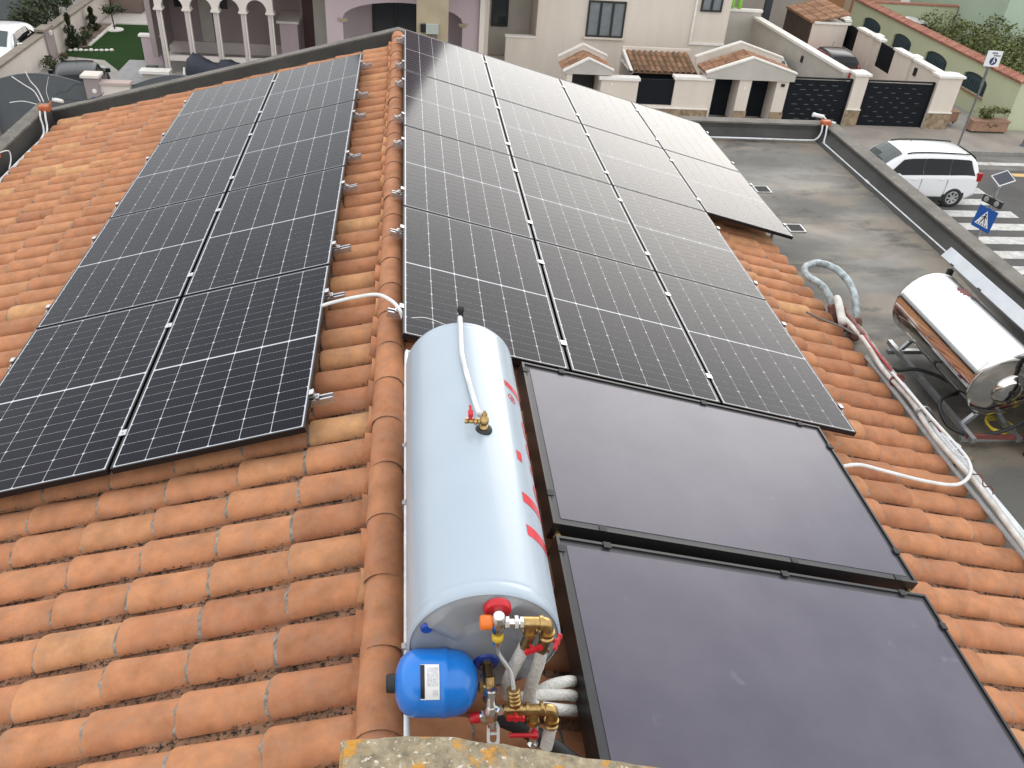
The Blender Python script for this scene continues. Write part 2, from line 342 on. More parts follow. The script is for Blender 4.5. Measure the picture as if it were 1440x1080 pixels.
for side, rows, x0, dx, eave in ((-1, rows_l, -.487, -.36, EAVE_L), (1, rows_r, .23, .3465, EAVE_R)):
    for y in rows:
        if y > Y1-.06 or y < Y0: continue
        wv = random.uniform(-.012, .012); x = x0
        while True:
            last = abs(x) > abs(eave)-.12; xl = eave+random.uniform(-.012, .012) if last else x+wv+random.uniform(-.008, .008)
            tiles.append((side, xl, y+random.uniform(-.006, .006)))
            pans.append((side, xl+side*.14 if not last else xl-side*.02, y+.115))
            if x == x0: pans.append((side, xl-side*.20, y+.115))
            if last: break
            x += dx
def apparent(side, x, y):
    P = (x-side*.2, y, (zR if side > 0 else zL)(x-side*.2, HL)); a, b, k = px(P)
    if k < .3 or not (-30 < a < 1470 and -30 < b < 1110) or covered(side, x-side*.17, y): return -1
    if side < 0 and k > 0 and x < -.3 and False: return -1
    return 1/k
order = sorted(range(len(tiles)), key=lambda i: -apparent(*tiles[i])); single = set(i for i in order[:300] if apparent(*tiles[i]) > 0)
porder = sorted(range(len(pans)), key=lambda i: -apparent(*pans[i])); psingle = set(i for i in porder[:140] if apparent(*pans[i]) > 0)
rest = {-1: MB(), 1: MB()}; prest = {-1: MB(), 1: MB()}
def bake(dst, src, M):
    dst.cur = src.cur; o = len(dst.v); dst.v += [tuple(M @ Vector(p)) for p in src.v]
    for f, m_, s_ in zip(src.f, src.m, src.s): dst.f.append(tuple(i+o for i in f)); dst.m.append(m_); dst.s.append(s_); dst.rn.append(src.rn[0])
for i, (side, x, y) in enumerate(tiles):
    M = slope_matrix(side, x, y, HL if side < 0 else HR); k = min(9, max(0, int(random.gauss(4.5, 2.5))))
    if i in single:
        o = link('roof_tile', CME[k], dl if side < 0 else dr); o.matrix_basis = M
    else: bake(rest[side], CM[k], M)
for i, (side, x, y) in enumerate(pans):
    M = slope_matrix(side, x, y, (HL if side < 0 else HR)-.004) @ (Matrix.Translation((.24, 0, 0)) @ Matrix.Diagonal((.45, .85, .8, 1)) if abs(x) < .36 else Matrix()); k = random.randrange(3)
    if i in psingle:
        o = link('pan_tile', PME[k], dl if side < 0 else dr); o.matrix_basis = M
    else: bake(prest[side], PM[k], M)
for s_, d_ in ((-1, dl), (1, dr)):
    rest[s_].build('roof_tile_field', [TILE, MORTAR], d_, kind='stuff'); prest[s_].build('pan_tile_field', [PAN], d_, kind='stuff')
# crumbs of moss and mortar lying in the channels
mo = MB()
for y in rows_l[:16]:
    for x0 in range(26):
        if random.random() < .15: continue
        cx = -.2-x0*.105; n = random.randint(6, 24)
        for _ in range(n):
            x = cx+random.uniform(-.07, .07); yy = y-.104+random.gauss(.004, .008); s = random.uniform(.0025, .0075)
            p = Vector((x, yy, zL(x, HL+.012+random.uniform(0, .006)))); mo.cur = random.random()
            mo.add([p+Vector((random.uniform(-s, s), random.uniform(-s, s), random.uniform(-s*.3, s))) for _ in range(4)], [(0, 1, 2), (0, 2, 3), (0, 3, 1), (1, 3, 2)])
MOSS = leaf_mat('moss_crumbs', (.02, .015, .012), (.13, .10, .08))
mo.build('moss_crumbs', MOSS, label='dark crumbs of moss and mortar in the channels between the tiles', cat='moss', kind='stuff')
# ridge caps
def ridge_mesh(rnd, seed):
    mb = MB(); mb.cur = rnd; n = 10; vs = []; L = .40; R = random.Random(seed)
    for t, r in ((0, .0845), (.05, .085), (.9, .082), (1, .0815)):
        for i in range(n+1):
            a = PI*(i/n*1.16-.08); q = 1+R.uniform(-.012, .012); vs.append((-r*math.cos(a)*q, L*t, r*.92*math.sin(a)*q+(1-t)*.005))
    m = n+1; mb.add(vs, [(j*m+i, j*m+i+1, (j+1)*m+i+1, (j+1)*m+i) for j in range(3) for i in range(n)], 0, True)
    mb.add([vs[i] for i in range(m)]+[(x*.93, y+.003, z*.93) for x, y, z in vs[:m]], [(i, m+i, m+i+1, i+1) for i in range(n)], 1)
    return mb
RM = [ridge_mesh(r, i).mesh('ridge_tile', [TILE, MORTAR]) for i, r in enumerate((.02, .12, .22, .3, .36))]
y = -1.36-.355*6; k = 0
while y < 7.25:
    o = link('ridge_tile', RM[(k*3+k//4) % 5], house); o.location = Vector((XR+random.uniform(-.004, .004), y, -.068))-house.location; k += 1; y += .355
MB().prism([(XR-.07, Y0, -.14), (XR+.07, Y0, -.14), (XR+.05, Y0, -.02), (XR-.05, Y0, -.02)], (0, Y1-Y0+.1, 0)).build('ridge_mortar', MORTAR, house, fix=True)
# parapets: gable upstand following the slopes, eaves upstand, terrace upstands
gp = MB(); prof = [(-4.74, zL(-4.74, .0)), (XR, zL(XR, .0)+.02), (EAVE_R, zR(EAVE_R, -.02)), (EAVE_R, -1.5), (-4.74, -1.5)]
gp.prism([(x, 7.42, z) for x, z in prof], (0, .16, 0)); gp.build('gable_parapet', BITU, house, fix=True)
cp = MB()
for (xa, za), (xb, zb) in (((-4.75, zL(-4.75, .002)), (XR, zL(XR, .002)+.02)), ((XR, zL(XR, .002)+.02), (EAVE_R, zR(EAVE_R, -.018)))):
    cp.prism([(xa, 7.435, za), (xb, 7.435, zb), (xb, 7.435, zb+.018), (xa, 7.435, za+.018)], (0, .16, 0))
cp.build('parapet_cap', CAPM, house, fix=True)
MB().box(-4.74, -4.60, -3.6, 7.415, -1.5, -1.11).build('eaves_parapet', BITU, house)
MB().box(-4.755, -4.592, -3.6, 7.43, -1.11, -1.085).build('parapet_cap', CAPM, house)
MB().box(-4.60, EAVE_L+.3, -3.6, 7.40, -1.41, -1.34).build('gutter', BITU, house)
MB().box(EAVE_R+.002, 6.12, 7.46, 7.62, -1.4, -1.055).build('terrace_parapet', BITU, house)
MB().box(6.12, 6.31, -3.6, 7.62, -1.4, -1.05).build('terrace_parapet', BITU, house)
MB().box(EAVE_R+.002, 6.1, 7.452, 7.64, -1.055, -1.032).build('parapet_cap', CAPM, house)
for i in range(11): MB().box(6.105, 6.32, -3.6+i*1.022, -3.6+i*1.022+1.018, -1.05, -1.028).build('parapet_cap', CAPM, house)
MB().prism([(5.98, -3.6, -1.25), (6.12, -3.6, -1.25), (6.12, -3.6, -1.10)], (0, 11.05, 0)).build('flashing', BITU, house, fix=True)
MB().prism([(EAVE_R, 7.46, -1.25), (EAVE_R, 7.46, -1.12), (EAVE_R, 7.37, -1.25)], (2.1, 0, 0)).build('flashing', BITU, house, fix=True)
# roof drains on the terrace
STEEL = mat('galvanised', (.46, .47, .48), .45, .85, col2=(.32, .33, .34), scale=12)
for y in (5.5, 4.38):
    d = T('roof_drain', 'small square metal drain frame set in the terrace beside the %s' % ('far parapet end' if y > 5 else 'overhanging solar panel'), 'drain', (4.5, y, -1.25))
    MB().box(4.40, 4.60, y-.1, y+.1, -1.249, -1.238).build('frame', STEEL, d); MB().box(4.42, 4.58, y-.08, y+.08, -1.238, -1.234).build('dark_opening', mat('dark_hole', (.03, .03, .028), .9), d)  # solid dark plate; the dark of the drain opening is in its colour

# concrete chimney slab with lichen
LICH = mat('lichen_concrete', (.36, .30, .20), .95, col2=(.16, .13, .085), scale=24, amt=.55, bump=1.0, bscale=85, speck=((.58, .53, .44), 60, .63))
def add_lichen(m):
    t = m.node_tree; b = t.nodes['Principled BSDF']; src = b.inputs['Base Color'].links[0].from_socket; g = t.nodes.new('ShaderNodeNewGeometry')
    n = t.nodes.new('ShaderNodeTexNoise'); n.inputs['Scale'].default_value = 11; n.inputs['Detail'].default_value = 7; n.inputs['Roughness'].default_value = .6; t.links.new(g.outputs['Position'], n.inputs[0])
    r = t.nodes.new('ShaderNodeMapRange'); r.inputs[1].default_value = .535; r.inputs[2].default_value = .60; t.links.new(n.outputs[0], r.inputs[0])
    x = t.nodes.new('ShaderNodeMix'); x.data_type = 'RGBA'; x.inputs[7].default_value = (.50, .24, .035, 1); t.links.new(src, x.inputs[6]); t.links.new(r.outputs[0], x.inputs[0]); t.links.new(x.outputs[2], b.inputs['Base Color'])
add_lichen(LICH)
ch = T('concrete_slab', 'rough concrete slab with orange lichen at the end of the ridge', 'slab', (.6, -3.3, .1))
zt = .605; edge = []
R_ = random.Random(3)
for i in range(41):
    x = -.155+1.77*i/40; y = -2.805-max(0, x-.10)*.225+R_.uniform(-.004, .004)
    edge.append((x, y))
top = edge+[(1.6, -3.6), (-.16, -3.6)]
sb = MB(); n = len(top)
ring = [(x, y, z) for (o, z) in ((0, zt-.09), (0, zt-.016), (.012, zt)) for (x, y) in [(px_ + (.012 if o and i == 0 else 0), py_-o) if i < 41 else (px_, py_) for i, (px_, py_) in enumerate(top)]]
sb.add(ring, [(j*n+i, j*n+(i+1) % n, (j+1)*n+(i+1) % n, (j+1)*n+i) for j in range(2) for i in range(n)]+[tuple(range(2*n, 3*n)), tuple(range(n-1, -1, -1))])
sb.build('slab', LICH, ch, fix=True)
MB().box(-.05, 1.5, -3.58, -3.16, -.6, zt-.09).build('chimney_stack', mat('grey_render', (.3, .27, .23), .9, col2=(.22, .2, .17), scale=6), ch)

# ================================================================== SOLAR PANELS
PW, PL, GAP = 1.04, 1.7628, .02
NX, NY = 6, 20
mgx, mgy, mid = .0165, .0165, .011
pxx = (PW-2*mgx)/NX; pyy = (PL-2*mgy-mid)/NY
def cell_poly(flip):
    a, b = pxx/2-.0021, pyy/2-.0018; c = .0065
    if flip: return [(-a, -b), (a, -b), (a, b-c), (a-c, b), (-a+c, b), (-a, b-c)]
    return [(-a, -b+c), (-a+c, -b), (a-c, -b), (a, -b+c), (a, b), (-a, b)]
def cell_centre(i, j): return mgx+pxx*(i+.5), mgy+pyy*(j+.5)+(mid if j >= NY//2 else 0)
def cells_mb(lst, local=False):
    mb = MB(); uv = []
    for i, j in lst:
        cx, cy = cell_centre(i, j) if not local else (0, 0); P = cell_poly(j % 2)
        mb.add([(cx+a, cy+b, -.0002) for a, b in P], [tuple(range(6))]); uv += [((a+pxx/2)/pxx, b/pyy+.5) for a, b in P]
    return mb, uv
_all = [(i, j) for i in range(NX) for j in range(NY)]
mb_, uv_ = cells_mb(_all); CELLS = mb_.mesh('solar_cells', [CELL], uv_)
CELL1 = []
for j in (0, 1):
    mb_, uv_ = cells_mb([(0, j)], True); CELL1.append(mb_.mesh('solar_cell', [CELL], uv_))
SHEET = MB().add([(.009, .009, -.0016), (PW-.009, .009, -.0016), (PW-.009, PL-.009, -.0016), (.009, PL-.009, -.0016)], [(0, 1, 2, 3)]).mesh('backsheet', [BACKSHEET])
fm = MB(); t_ = .010; H_ = .036
fm.box(0, PW, 0, t_, -H_, 0).box(0, PW, PL-t_, PL, -H_, 0).box(0, t_, t_, PL-t_, -H_, 0).box(PW-t_, PW, t_, PL-t_, -H_, 0)
fm.add([(t_, t_, -.012), (PW-t_, t_, -.012), (PW-t_, PL-t_, -.012), (t_, PL-t_, -.012)], [(3, 2, 1, 0)])
FRAME = fm.mesh('frame', [mat('black_anodised', (.012, .012, .014), .35, .4)])
ORD = ['row nearest the vessel', 'second row from the vessel', 'third row from the vessel', 'row farthest from the vessel']
COLN = ['ridge-side column', 'second column from ridge', 'third column from ridge', 'short outermost column']
def panel(side, c, r, u0, v0, tilt=0):
    lab = 'black solar panel, %s slope, %s, %s' % ('tank-free' if side < 0 else 'tank', COLN[c], ORD[r])
    y = v0+r*1.7828; u = u0+c*1.06+.01
    X = Vector((side*cA, 0, -sA)); Z = Vector((side*sA, 0, cA)); Yv = Z.cross(X)
    P = (SR if side > 0 else SL)(u, y+.01 if side > 0 else y+.01+PL, .1)
    M = Matrix(((X.x, Yv.x, Z.x, P.x), (X.y, Yv.y, Z.y, P.y), (X.z, Yv.z, Z.z, P.z), (0, 0, 0, 1)))
    e = T('photovoltaic_module', lab, 'solar panel', P, 'solar panels on the roof'); e.matrix_basis = M
    for nm, me in (('frame', FRAME), ('backsheet', SHEET)):
        o = bpy.data.objects.new(nm, me); COL.objects.link(o); o.parent = e
    if r == 0:
        for i, j in _all:
            o = bpy.data.objects.new('solar_cell', CELL1[j % 2]); COL.objects.link(o); o.parent = e; o.location = (*cell_centre(i, j), 0)
    else:
        o = bpy.data.objects.new('solar_cells', CELLS); COL.objects.link(o); o.parent = e; o['kind'] = 'stuff'
UR, VR, UL, VL = -.0328, 0.0, .4803, -.6966
for r in range(4):
    for c in range(2): panel(-1, c, r, UL, VL)
    for c in range(3): panel(1, c, r, UR, VR)
    if r >= 2: panel(1, 3, r, UR, VR)
# mounting rails with clamps
def rail(side, y, u0, u1, cols, lab, grp):
    S = SR if side > 0 else SL
    a, b = S(u0, y, .042), S(u1, y, .042); X = (b-a)/2; Z = Vector((side*sA, 0, cA)); Yv = Vector((0, 1, 0))
    e = T('mounting_rail', lab, 'rail', S((u0+u1)/2, y, HL), grp)
    m = MB(); c = (a+b)/2; m.obox(c-Z*.012, X, Yv*.022, Z*.008); m.obox(c+Z*.008+Yv*.017, X, Yv*.005, Z*.0115); m.obox(c+Z*.008-Yv*.017, X, Yv*.005, Z*.0115); m.build('rail_profile', ALU, e)
    for k, uc in enumerate(cols):
        endc = k in (0, len(cols)-1); q = S(uc, y, .103); Xn = X.normalized(); m = MB()
        if endc:
            s_ = -1 if k == 0 else 1
            m.obox(q+Xn*s_*.010-Z*.012, Xn*.004, Yv*.022, Z*.020); m.obox(q+Xn*s_*.000+Z*.004, Xn*.012, Yv*.022, Z*.003); m.obox(q+Xn*s_*.020-Z*.032, Xn*.012, Yv*.022, Z*.003)
            m.cyl(q+Xn*s_*.022-Z*.03, q+Xn*s_*.022-Z*.018, .006, seg=8)
        else:
            m.obox(q+Z*.003, Xn*.021, Yv*.024, Z*.003); m.cyl(q+Z*.006, q+Z*.011, .006, seg=8)
        m.build('clamp', ALU, e)
NTH = ['first', 'second', 'third', 'fourth', 'fifth', 'sixth', 'seventh', 'eighth']
for r in range(4):
    for d in (.30, 1.40):
        rail(-1, VL+r*1.7828+d, UL-.105, UL+2*1.06+.05, [UL, UL+1.06, UL+2.12], 'aluminium panel rail on the tank-free slope, %s from the vessel' % NTH[2*r+(d > 1)], 'rails on the tank-free slope')
        n = 4 if r >= 2 else 3
        rail(1, VR+r*1.7828+d, UR-.075, UR+n*1.06+.05, [UR+k*1.06 for k in range(n+1)], 'aluminium panel rail on the tank slope, %s from the vessel' % NTH[2*r+(d > 1)], 'rails on the tank slope')
for r in (2, 3):      # struts that carry the overhanging column
    for d in (.30, 1.40):
        p = SR(UR+4.15, r*1.7828+d, .02); s_ = MB().cyl((p.x, p.y, -1.25), p, .018, seg=8); s_.box(p.x-.05, p.x+.05, p.y-.05, p.y+.05, -1.249, -1.243)
        s_.build('support_strut', STEEL, label='short steel strut holding up the overhanging outer panels', cat='strut', group='struts under the overhang')
# white cable between both arrays
MB().tube([(-.50, .45, .02), (-.42, .437, .055), (-.288, .42, .10), (-.156, .388, .138), (-.069, .32, .135), (-.02, .26, .11), (.0, .24, .06)], .0115, 8, smooth=5).build('white_cable', WHITEP, label='thick white cable arching over the ridge between the two panel arrays', cat='cable')

# ================================================================== SOLAR THERMAL COLLECTORS
ABS = mat('absorber_glass', (.056, .049, .078), .30, col2=(.088, .080, .110), scale=3.2, amt=.15, detail=10, speck=((.10, .094, .12), 9, .70))
ABS.node_tree.nodes['Principled BSDF'].inputs['IOR'].default_value = 1.5
EDGEG = mat('glass_margin', (.035, .035, .038), .36, spec=.3, col2=(.045, .045, .05), scale=10)
COLB = mat('collector_black', (.013, .013, .014), .38)
def collector(y0, y1, lab):
    u0, u1 = .664, 2.717; Z = Vector((sA, 0, cA)); X = Vector((cA, 0, -sA)); Yv = Vector((0, 1, 0)); h = .17
    e = T('solar_collector', lab, 'collector', SR((u0+u1)/2, (y0+y1)/2, HR))
    def sheet(u0, u1, y0, y1, h, th):
        return MB().obox(SR((u0+u1)/2, (y0+y1)/2, h-th/2), X*(u1-u0)/2, Yv*(y1-y0)/2, Z*th/2)
    sheet(u0, u1, y0, y1, h-.012, .085).build('case', COLB, e)
    m = MB()
    for a, b, c, d in ((u0, u1, y0, y0+.014), (u0, u1, y1-.014, y1), (u0, u0+.014, y0+.0141, y1-.0141), (u1-.014, u1, y0+.0141, y1-.0141)):
        m.obox(SR((a+b)/2, (c+d)/2, h-.003), X*(b-a)/2, Yv*(d-c)/2, Z*.009)
    m.build('rim', COLB, e)
    sheet(u0+.0145, u1-.0145, y0+.0145, y1-.0145, h-.004, .008).build('glass_margin', EDGEG, e)
    sheet(u0+.046, u1-.042, y0+.046, y1-.046, h-.0015, .004).build('absorber_glass', ABS, e)
    for u, y in [(u0+.25, y1), (u0+1.2, y1), (u0+1.9, y1), (u0+.25, y0), (u0+1.3, y0), (u0+1.93, y0)]:
        s_ = -1 if y == y1 else 1; MB().obox(SR(u, y+s_*.014, h+.007), X*.019, Yv*.017, Z*.003).build('clip', BRUB, e)
    for u, y in [(u0, y0+.2), (u0, y1-.08), (u1, y0+.22), (u1, y1-.2)]:
        s_ = 1 if u == u0 else -1; MB().obox(SR(u+s_*.014, y, h+.0075), X*.017, Yv*.019, Z*.003).build('clip', BRUB, e)
collector(-1.44, -.14, 'dark flat solar collector touching the panels, light sheen on its glass')
collector(-2.84, -1.515, 'dark purple flat solar collector beside the valve end of the tank')
cb = MB()
for y in (-.35, -1.25, -1.7, -2.6): cb.obox(SR(1.69, y, .03), Vector((cA, 0, -sA))*1.02, (0, .02, 0), Vector((sA, 0, cA))*.035)
cb.build('collector_rail', ALU, label='aluminium rails between the two collectors and the tiles', cat='rail')
BRASS = mat('brass', (.52, .36, .15), .34, .95, col2=(.34, .22, .09), scale=60, amt=.4)
CHROME = mat('nickel', (.72, .71, .69), .22, 1.0)
for u in (.70, 2.69):
    q = SR(u, -1.478, .12); m = MB().cyl(q-Vector((0, .035, 0)), q+Vector((0, .035, 0)), .013, seg=10); m.lathe(q-Vector((0, .014, 0)), (0, 1, 0), [(0, .021), (.028, .021)], 6, sm=False)
    m.build('union_fitting', BRASS, label='brass union joining the collectors at their %s' % ('tank side' if u < 1 else 'eaves side'), cat='fitting')

# ================================================================== WATER TANK ON THE RIDGE
xt, zt, rt, ty0, ty1 = .29, .30, .269, -2.30, -.612
TANKM = mat('tank_enamel', (.37, .435, .50), .30, col2=(.35, .415, .48), scale=3, coat=.25)
ENDM = mat('tank_end_plastic', (.27, .28, .295), .42, col2=(.235, .245, .26), scale=4)
tank = T('water_tank', 'pale grey horizontal solar water tank with red lettering, beside the ridge', 'water tank', (xt, -1.45, zR(xt, HR)))
MB().lathe((xt, ty0, zt), (0, 1, 0), [(0, rt-.010), (.004, rt-.003), (.012, rt), (.045, rt), (.05, rt-.0015), (.055, rt), (.065, rt), (.075, rt), (ty1-ty0-.07, rt), (ty1-ty0-.055, rt), (ty1-ty0-.045, rt), (ty1-ty0-.04, rt-.0015), (ty1-ty0-.034, rt), (ty1-ty0-.012, rt), (ty1-ty0, rt-.010)], 72, caps=False).build('shell', TANKM, tank)
# moulded end caps with ribs, slightly dished inwards then domed
def end_cap(y, s):
    m = MB(); seg = 72; prof = [(.262, 0), (.250, .006), (.235, .012), (.225, .013), (.19, .016), (.145, .019), (.135, .020), (.118, .034), (.10, .036), (.05, .040), (0.001, .041)]; vs = []
    for r, d in prof:
        for i in range(seg):
            a = 2*PI*i/seg; rib = .5+.5*math.cos(6*(a-.3)); k = .020*max(0, min(1, (rib-.60)*6)) if .12 < r < .24 else 0
            vs.append((xt+r*math.cos(a), y-s*(d+k), zt+r*math.sin(a)))
    m.add(vs, [(j*seg+i, j*seg+(i+1) % seg, (j+1)*seg+(i+1) % seg, (j+1)*seg+i) for j in range(len(prof)-1) for i in range(seg)], 0, True)
    m.build('end_cap', ENDM, tank, fix=False)
end_cap(ty0+.006, 1); end_cap(ty1-.006, -1)
REDP = mat('red_plastic', (.50, .012, .02), .38); BLUEP = mat('blue_plastic', (.012, .05, .30), .35)
def disc(p, r, m, nm, d=(0, -1, 0), h=.012, parent=tank):
    MB().lathe(p, d, [(0, r), (h*.5, r), (h, r*.86)], 24).build(nm, m, parent)
disc((.322, ty0-.012, .508), .048, REDP, 'hot_flange', h=.022); disc((.297, ty0-.020, .245), .047, BLUEP, 'cold_flange', h=.022); disc((.088, ty0-.008, .415), .021, BLUEP, 'plug')
disc((.275, ty0-.015, .155), .016, BLUEP, 'plug')
# cradle
for y in (-2.05, -.9):
    m = MB(); m.box(xt-.20, xt+.22, y-.02, y+.02, -.17, -.11); m.prism([(xt-.17, y-.015, -.11), (xt-.13, y-.015, -.11), (xt-.09, y-.015, .075), (xt-.12, y-.015, .085)], (0, .03, 0)); m.prism([(xt+.13, y-.015, -.16), (xt+.17, y-.015, -.16), (xt+.12, y-.015, .085), (xt+.09, y-.015, .075)], (0, .03, 0))
    m.build('cradle', STEEL, tank, fix=True)
# red lettering wrapped round the shell: (y centre, half width, angle from, angle to)
RED = mat('red_print', (.62, .012, .03), .3, coat=.4)
def patch(pts_fn, ny, na, nm='letter'):
    m = MB(); R = rt+.0012; vs = []
    for j in range(na+1):
        for i in range(ny+1):
            y, a = pts_fn(i/ny, j/na); a = math.radians(a); vs.append((xt+R*math.cos(a), y, zt+R*math.sin(a)))
    w = ny+1; m.add(vs, [(j*w+i, j*w+i+1, (j+1)*w+i+1, (j+1)*w+i) for j in range(na) for i in range(ny)], 0, True)
    m.build(nm, RED, tank, label='red letter printed on the tank side', fix=False)
def bar(y, hw, a0, a1): patch(lambda s, t: (y+hw*(2*s-1), a0+(a1-a0)*t), 2, 10)
def bowl(y, r, th, ac, full=True):
    ra = math.degrees(r/rt)
    def fn(s, t):
        k = -PI*.05+PI*1.1*s if not full else 2*PI*s; q = 1-th/r*t
        return y+r*q*math.cos(k), ac+ra*q*math.sin(k)*1.15
    patch(fn, 28, 2)
bar(-1.960, .028, 50, -12); bar(-1.782, .028, 48.6, -12); bar(-1.529, .030, 47.2, 40.6)
bowl(-1.655, .068, .036, 9); bar(-1.520, .022, 24, -12); bowl(-1.395, .068, .036, 9); bowl(-1.24, .068, .036, 9, False); bar(-1.290, .02, 24, -12); bar(-1.182, .02, 12, -12)
bar(-1.030, .022, 48.2, -12); bowl(-1.119, .026, .006, 39.5); bowl(-1.119, .012, .007, 39.5)
# air valve on top
av = T('vent_valve', 'brass vent valve with red tap on top of the tank', 'valve', (.339, -1.449, .57))
MB().lathe((.339, -1.449, .560), (0, 0, 1), [(0, .036), (.010, .034), (.016, .022)], 20).build('gasket', BRUB, av)
MB().lathe((.339, -1.449, .572), (0, 0, 1), [(0, .017), (.014, .017), (.014, .013), (.028, .013), (.03, .019), (.05, .019), (.052, .014), (.062, .014), (.062, .011), (.072, .012), (.078, .008), (.09, .005)], 12).build('valve_body', BRASS, av)
MB().lathe((.322, -1.449, .608), (-1, .12, 0), [(0, .011), (.012, .011), (.012, .015), (.024, .015), (.024, .011), (.05, .011), (.05, .013), (.062, .013)], 10).build('side_outlet', BRASS, av)
MB().cyl((.283, -1.444, .618), (.283, -1.444, .632), .007, mi=0).obox((.283, -1.437, .640), (.010, 0, 0), (0, .012, .002), (0, 0, .007)).obox((.283, -1.418, .648), (.005, 0, 0), (0, .016, .006), (0, 0, .003)).build('red_tap', REDP, av)
vh = T('vent_hose', 'white hose with black cap lying along the top of the tank', 'hose', (.3, -1, .58))
MB().tube([(.325, -1.40, .605), (.318, -1.35, .595), (.297, -1.15, .585), (.279, -.93, .582), (.282, -.75, .583), (.286, -.62, .584), (.286, -.575, .565), (.286, -.56, .50), (.286, -.555, .38)], .0115, 10, smooth=5).build('hose_run', PVC, vh)
MB().lathe((.29, -.585, .574), (0, .35, 1), [(0, .013), (.03, .013), (.03, .016), (.055, .016), (.058, .012)], 12).build('hose_cap', BRUB, vh)
MB().tube([(.25, -.56, .50), (.20, -.52, .50), (.12, -.50, .52), (.05, -.47, .50)], .002, 5).build('probe_wire', WHITEP, label='thin pale wire sticking out behind the tank', cat='wire')
# white pipe along the ridge side of the tank
wp = T('side_pipe', 'white pipe running along the ridge on the narrow side of the tank', 'pipe', (.02, -1.3, -.06))
MB().tube([(.16, -.18, .02), (.08, -.13, .05), (.035, -.13, .06), (.021, -.2, .06), (.02, -1.0, .055), (.02, -1.8, .05), (.02, -2.6, .045), (.02, -2.95, .04)], .0115, 10, smooth=4).build('pipe_run', PVC, wp)
for y in (-.95, -1.35, -2.12): MB().obox((.02, y, .045), (.019, 0, 0), (0, .012, 0), (0, 0, .022)).cyl((.02, y, .06), (.02, y, .085), .005, seg=8).build('pipe_clip', STEEL, wp)

# ------------------------------------------------------------------ expansion vessel
VES = mat('vessel_blue', (.005, .19, .66), .30, col2=(.005, .175, .62), scale=4, coat=.3)
vz, vy, vr = .243, -2.40, .112
ev = T('expansion_vessel', 'blue expansion vessel with a white sticker at the tank end', 'vessel', (.115, vy, vz-vr))
vx0, vx1 = -.018, .262; L = vx1-vx0
MB().lathe((vx0, vy, vz), (1, -.02, -.03), [(0, .03), (.004, .052), (.016, .080), (.035, .100), (.06, .110), (.085, vr), (.155, vr), (.158, vr+.003), (.172, vr+.003), (.175, vr), (.205, .110), (.235, .099), (.258, .078), (.274, .048), (.28, .02)], 40).build('shell', VES, ev)
MB().lathe((vx0-.030, vy, vz), (1, 0, 0), [(0, .026), (.004, .031), (.04, .033)], 20).build('cap', BRUB, ev)
def vpatch(m, nm, x0, x1, a0, a1, dr):
    b = MB(); vs = []
    for j in range(9):
        for i in range(2):
            a = math.radians(a0+(a1-a0)*j/8); x = x0+(x1-x0)*i; r = vr+dr; vs.append((x, vy-.02*(x-vx0)-r*math.sin(a), vz-.03*(x-vx0)+r*math.cos(a)))
    b.add(vs, [(2*j, 2*j+1, 2*j+3, 2*j+2) for j in range(8)], 0, True); b.build(nm, m, ev)
vpatch(mat('sticker_white', (.78, .78, .76), .5), 'sticker', .066, .128, 4, 62, .0018)
vpatch(BLACK, 'sticker_band', .066, .080, 5, 60, .0024)
vpatch(mat('sticker_grey', (.45, .46, .48), .5, col2=(.75, .75, .75), scale=160, amt=.6), 'sticker_print', .088, .124, 10, 40, .0024)
vpatch(mat('sticker_grey', (.4, .4, .4), .5), 'sticker_print', .106, .122, 46, 56, .0024)
# brass tee that carries the vessel
def nut(m, p, d, r, h): m.lathe(p, d, [(0, r), (h, r)], 6, sm=False)
OLDB = mat('aged_brass', (.30, .20, .085), .42, .9, col2=(.16, .11, .06), scale=40)
def lift(root, dz):
    for o in root.children: o.location.z += dz
vt = T('cold_inlet_pipe', 'brass pipe and tee from the blue flange to the vessel', 'pipe fitting', (.30, -2.42, 0))
m = MB(); m.cyl((.297, ty0-.03, .243), (.300, -2.405, .245), .017); m.build('pipe_stub', mat('bronze_pipe', (.16, .105, .05), .4, .9), vt)
m = MB(); nut(m, (.297, ty0-.035, .197), (0, -1, 0), .023, .018); m.cyl((.300, -2.40, .208), (.302, -2.46, .15), .021); m.cyl((.30, -2.425, .182), (.265, -2.425, .186), .017); nut(m, (.279, -2.425, .185), (-1, 0, .02), .021, .012); m.lathe((.301, -2.447, .164), (.01, -1, -.97), [(0, .024), (.014, .024)], 14); m.build('tee', BRASS, vt)
for o in vt.children:
    if o.name.startswith('tee'): o.location.z += .045
# pressure relief group
pg = T('relief_valve', 'chrome pressure relief valve with red cap and white drain tundish', 'valve', (.30, -2.48, 0))
m = MB(); m.cyl((.302, -2.455, .155), (.303, -2.49, .085), .018); nut(m, (.302, -2.457, .150), (0, -.5, -1), .024, .018)
m.lathe((.303, -2.485, .105), (0, -.2, -1), [(0, .020), (.02, .026), (.05, .026), (.07, .018)], 14); m.cyl((.303, -2.49, .075), (.345, -2.49, .085), .016); m.lathe((.322, -2.49, .095), (.3, -.6, .4), [(0, .015), (.02, .017), (.03, .012)], 12); m.cyl((.303, -2.492, .06), (.265, -2.492, .052), .017); nut(m, (.287, -2.492, .056), (-1, 0, -.15), .022, .014)
m.cyl((.306, -2.495, .055), (.308, -2.51, .022), .015); m.build('valve_body', CHROME, pg)
MB().lathe((.268, -2.492, .052), (-1, 0, -.1), [(0, .017), (.006, .019), (.034, .017), (.038, .012)], 14).build('red_cap', REDP, pg)
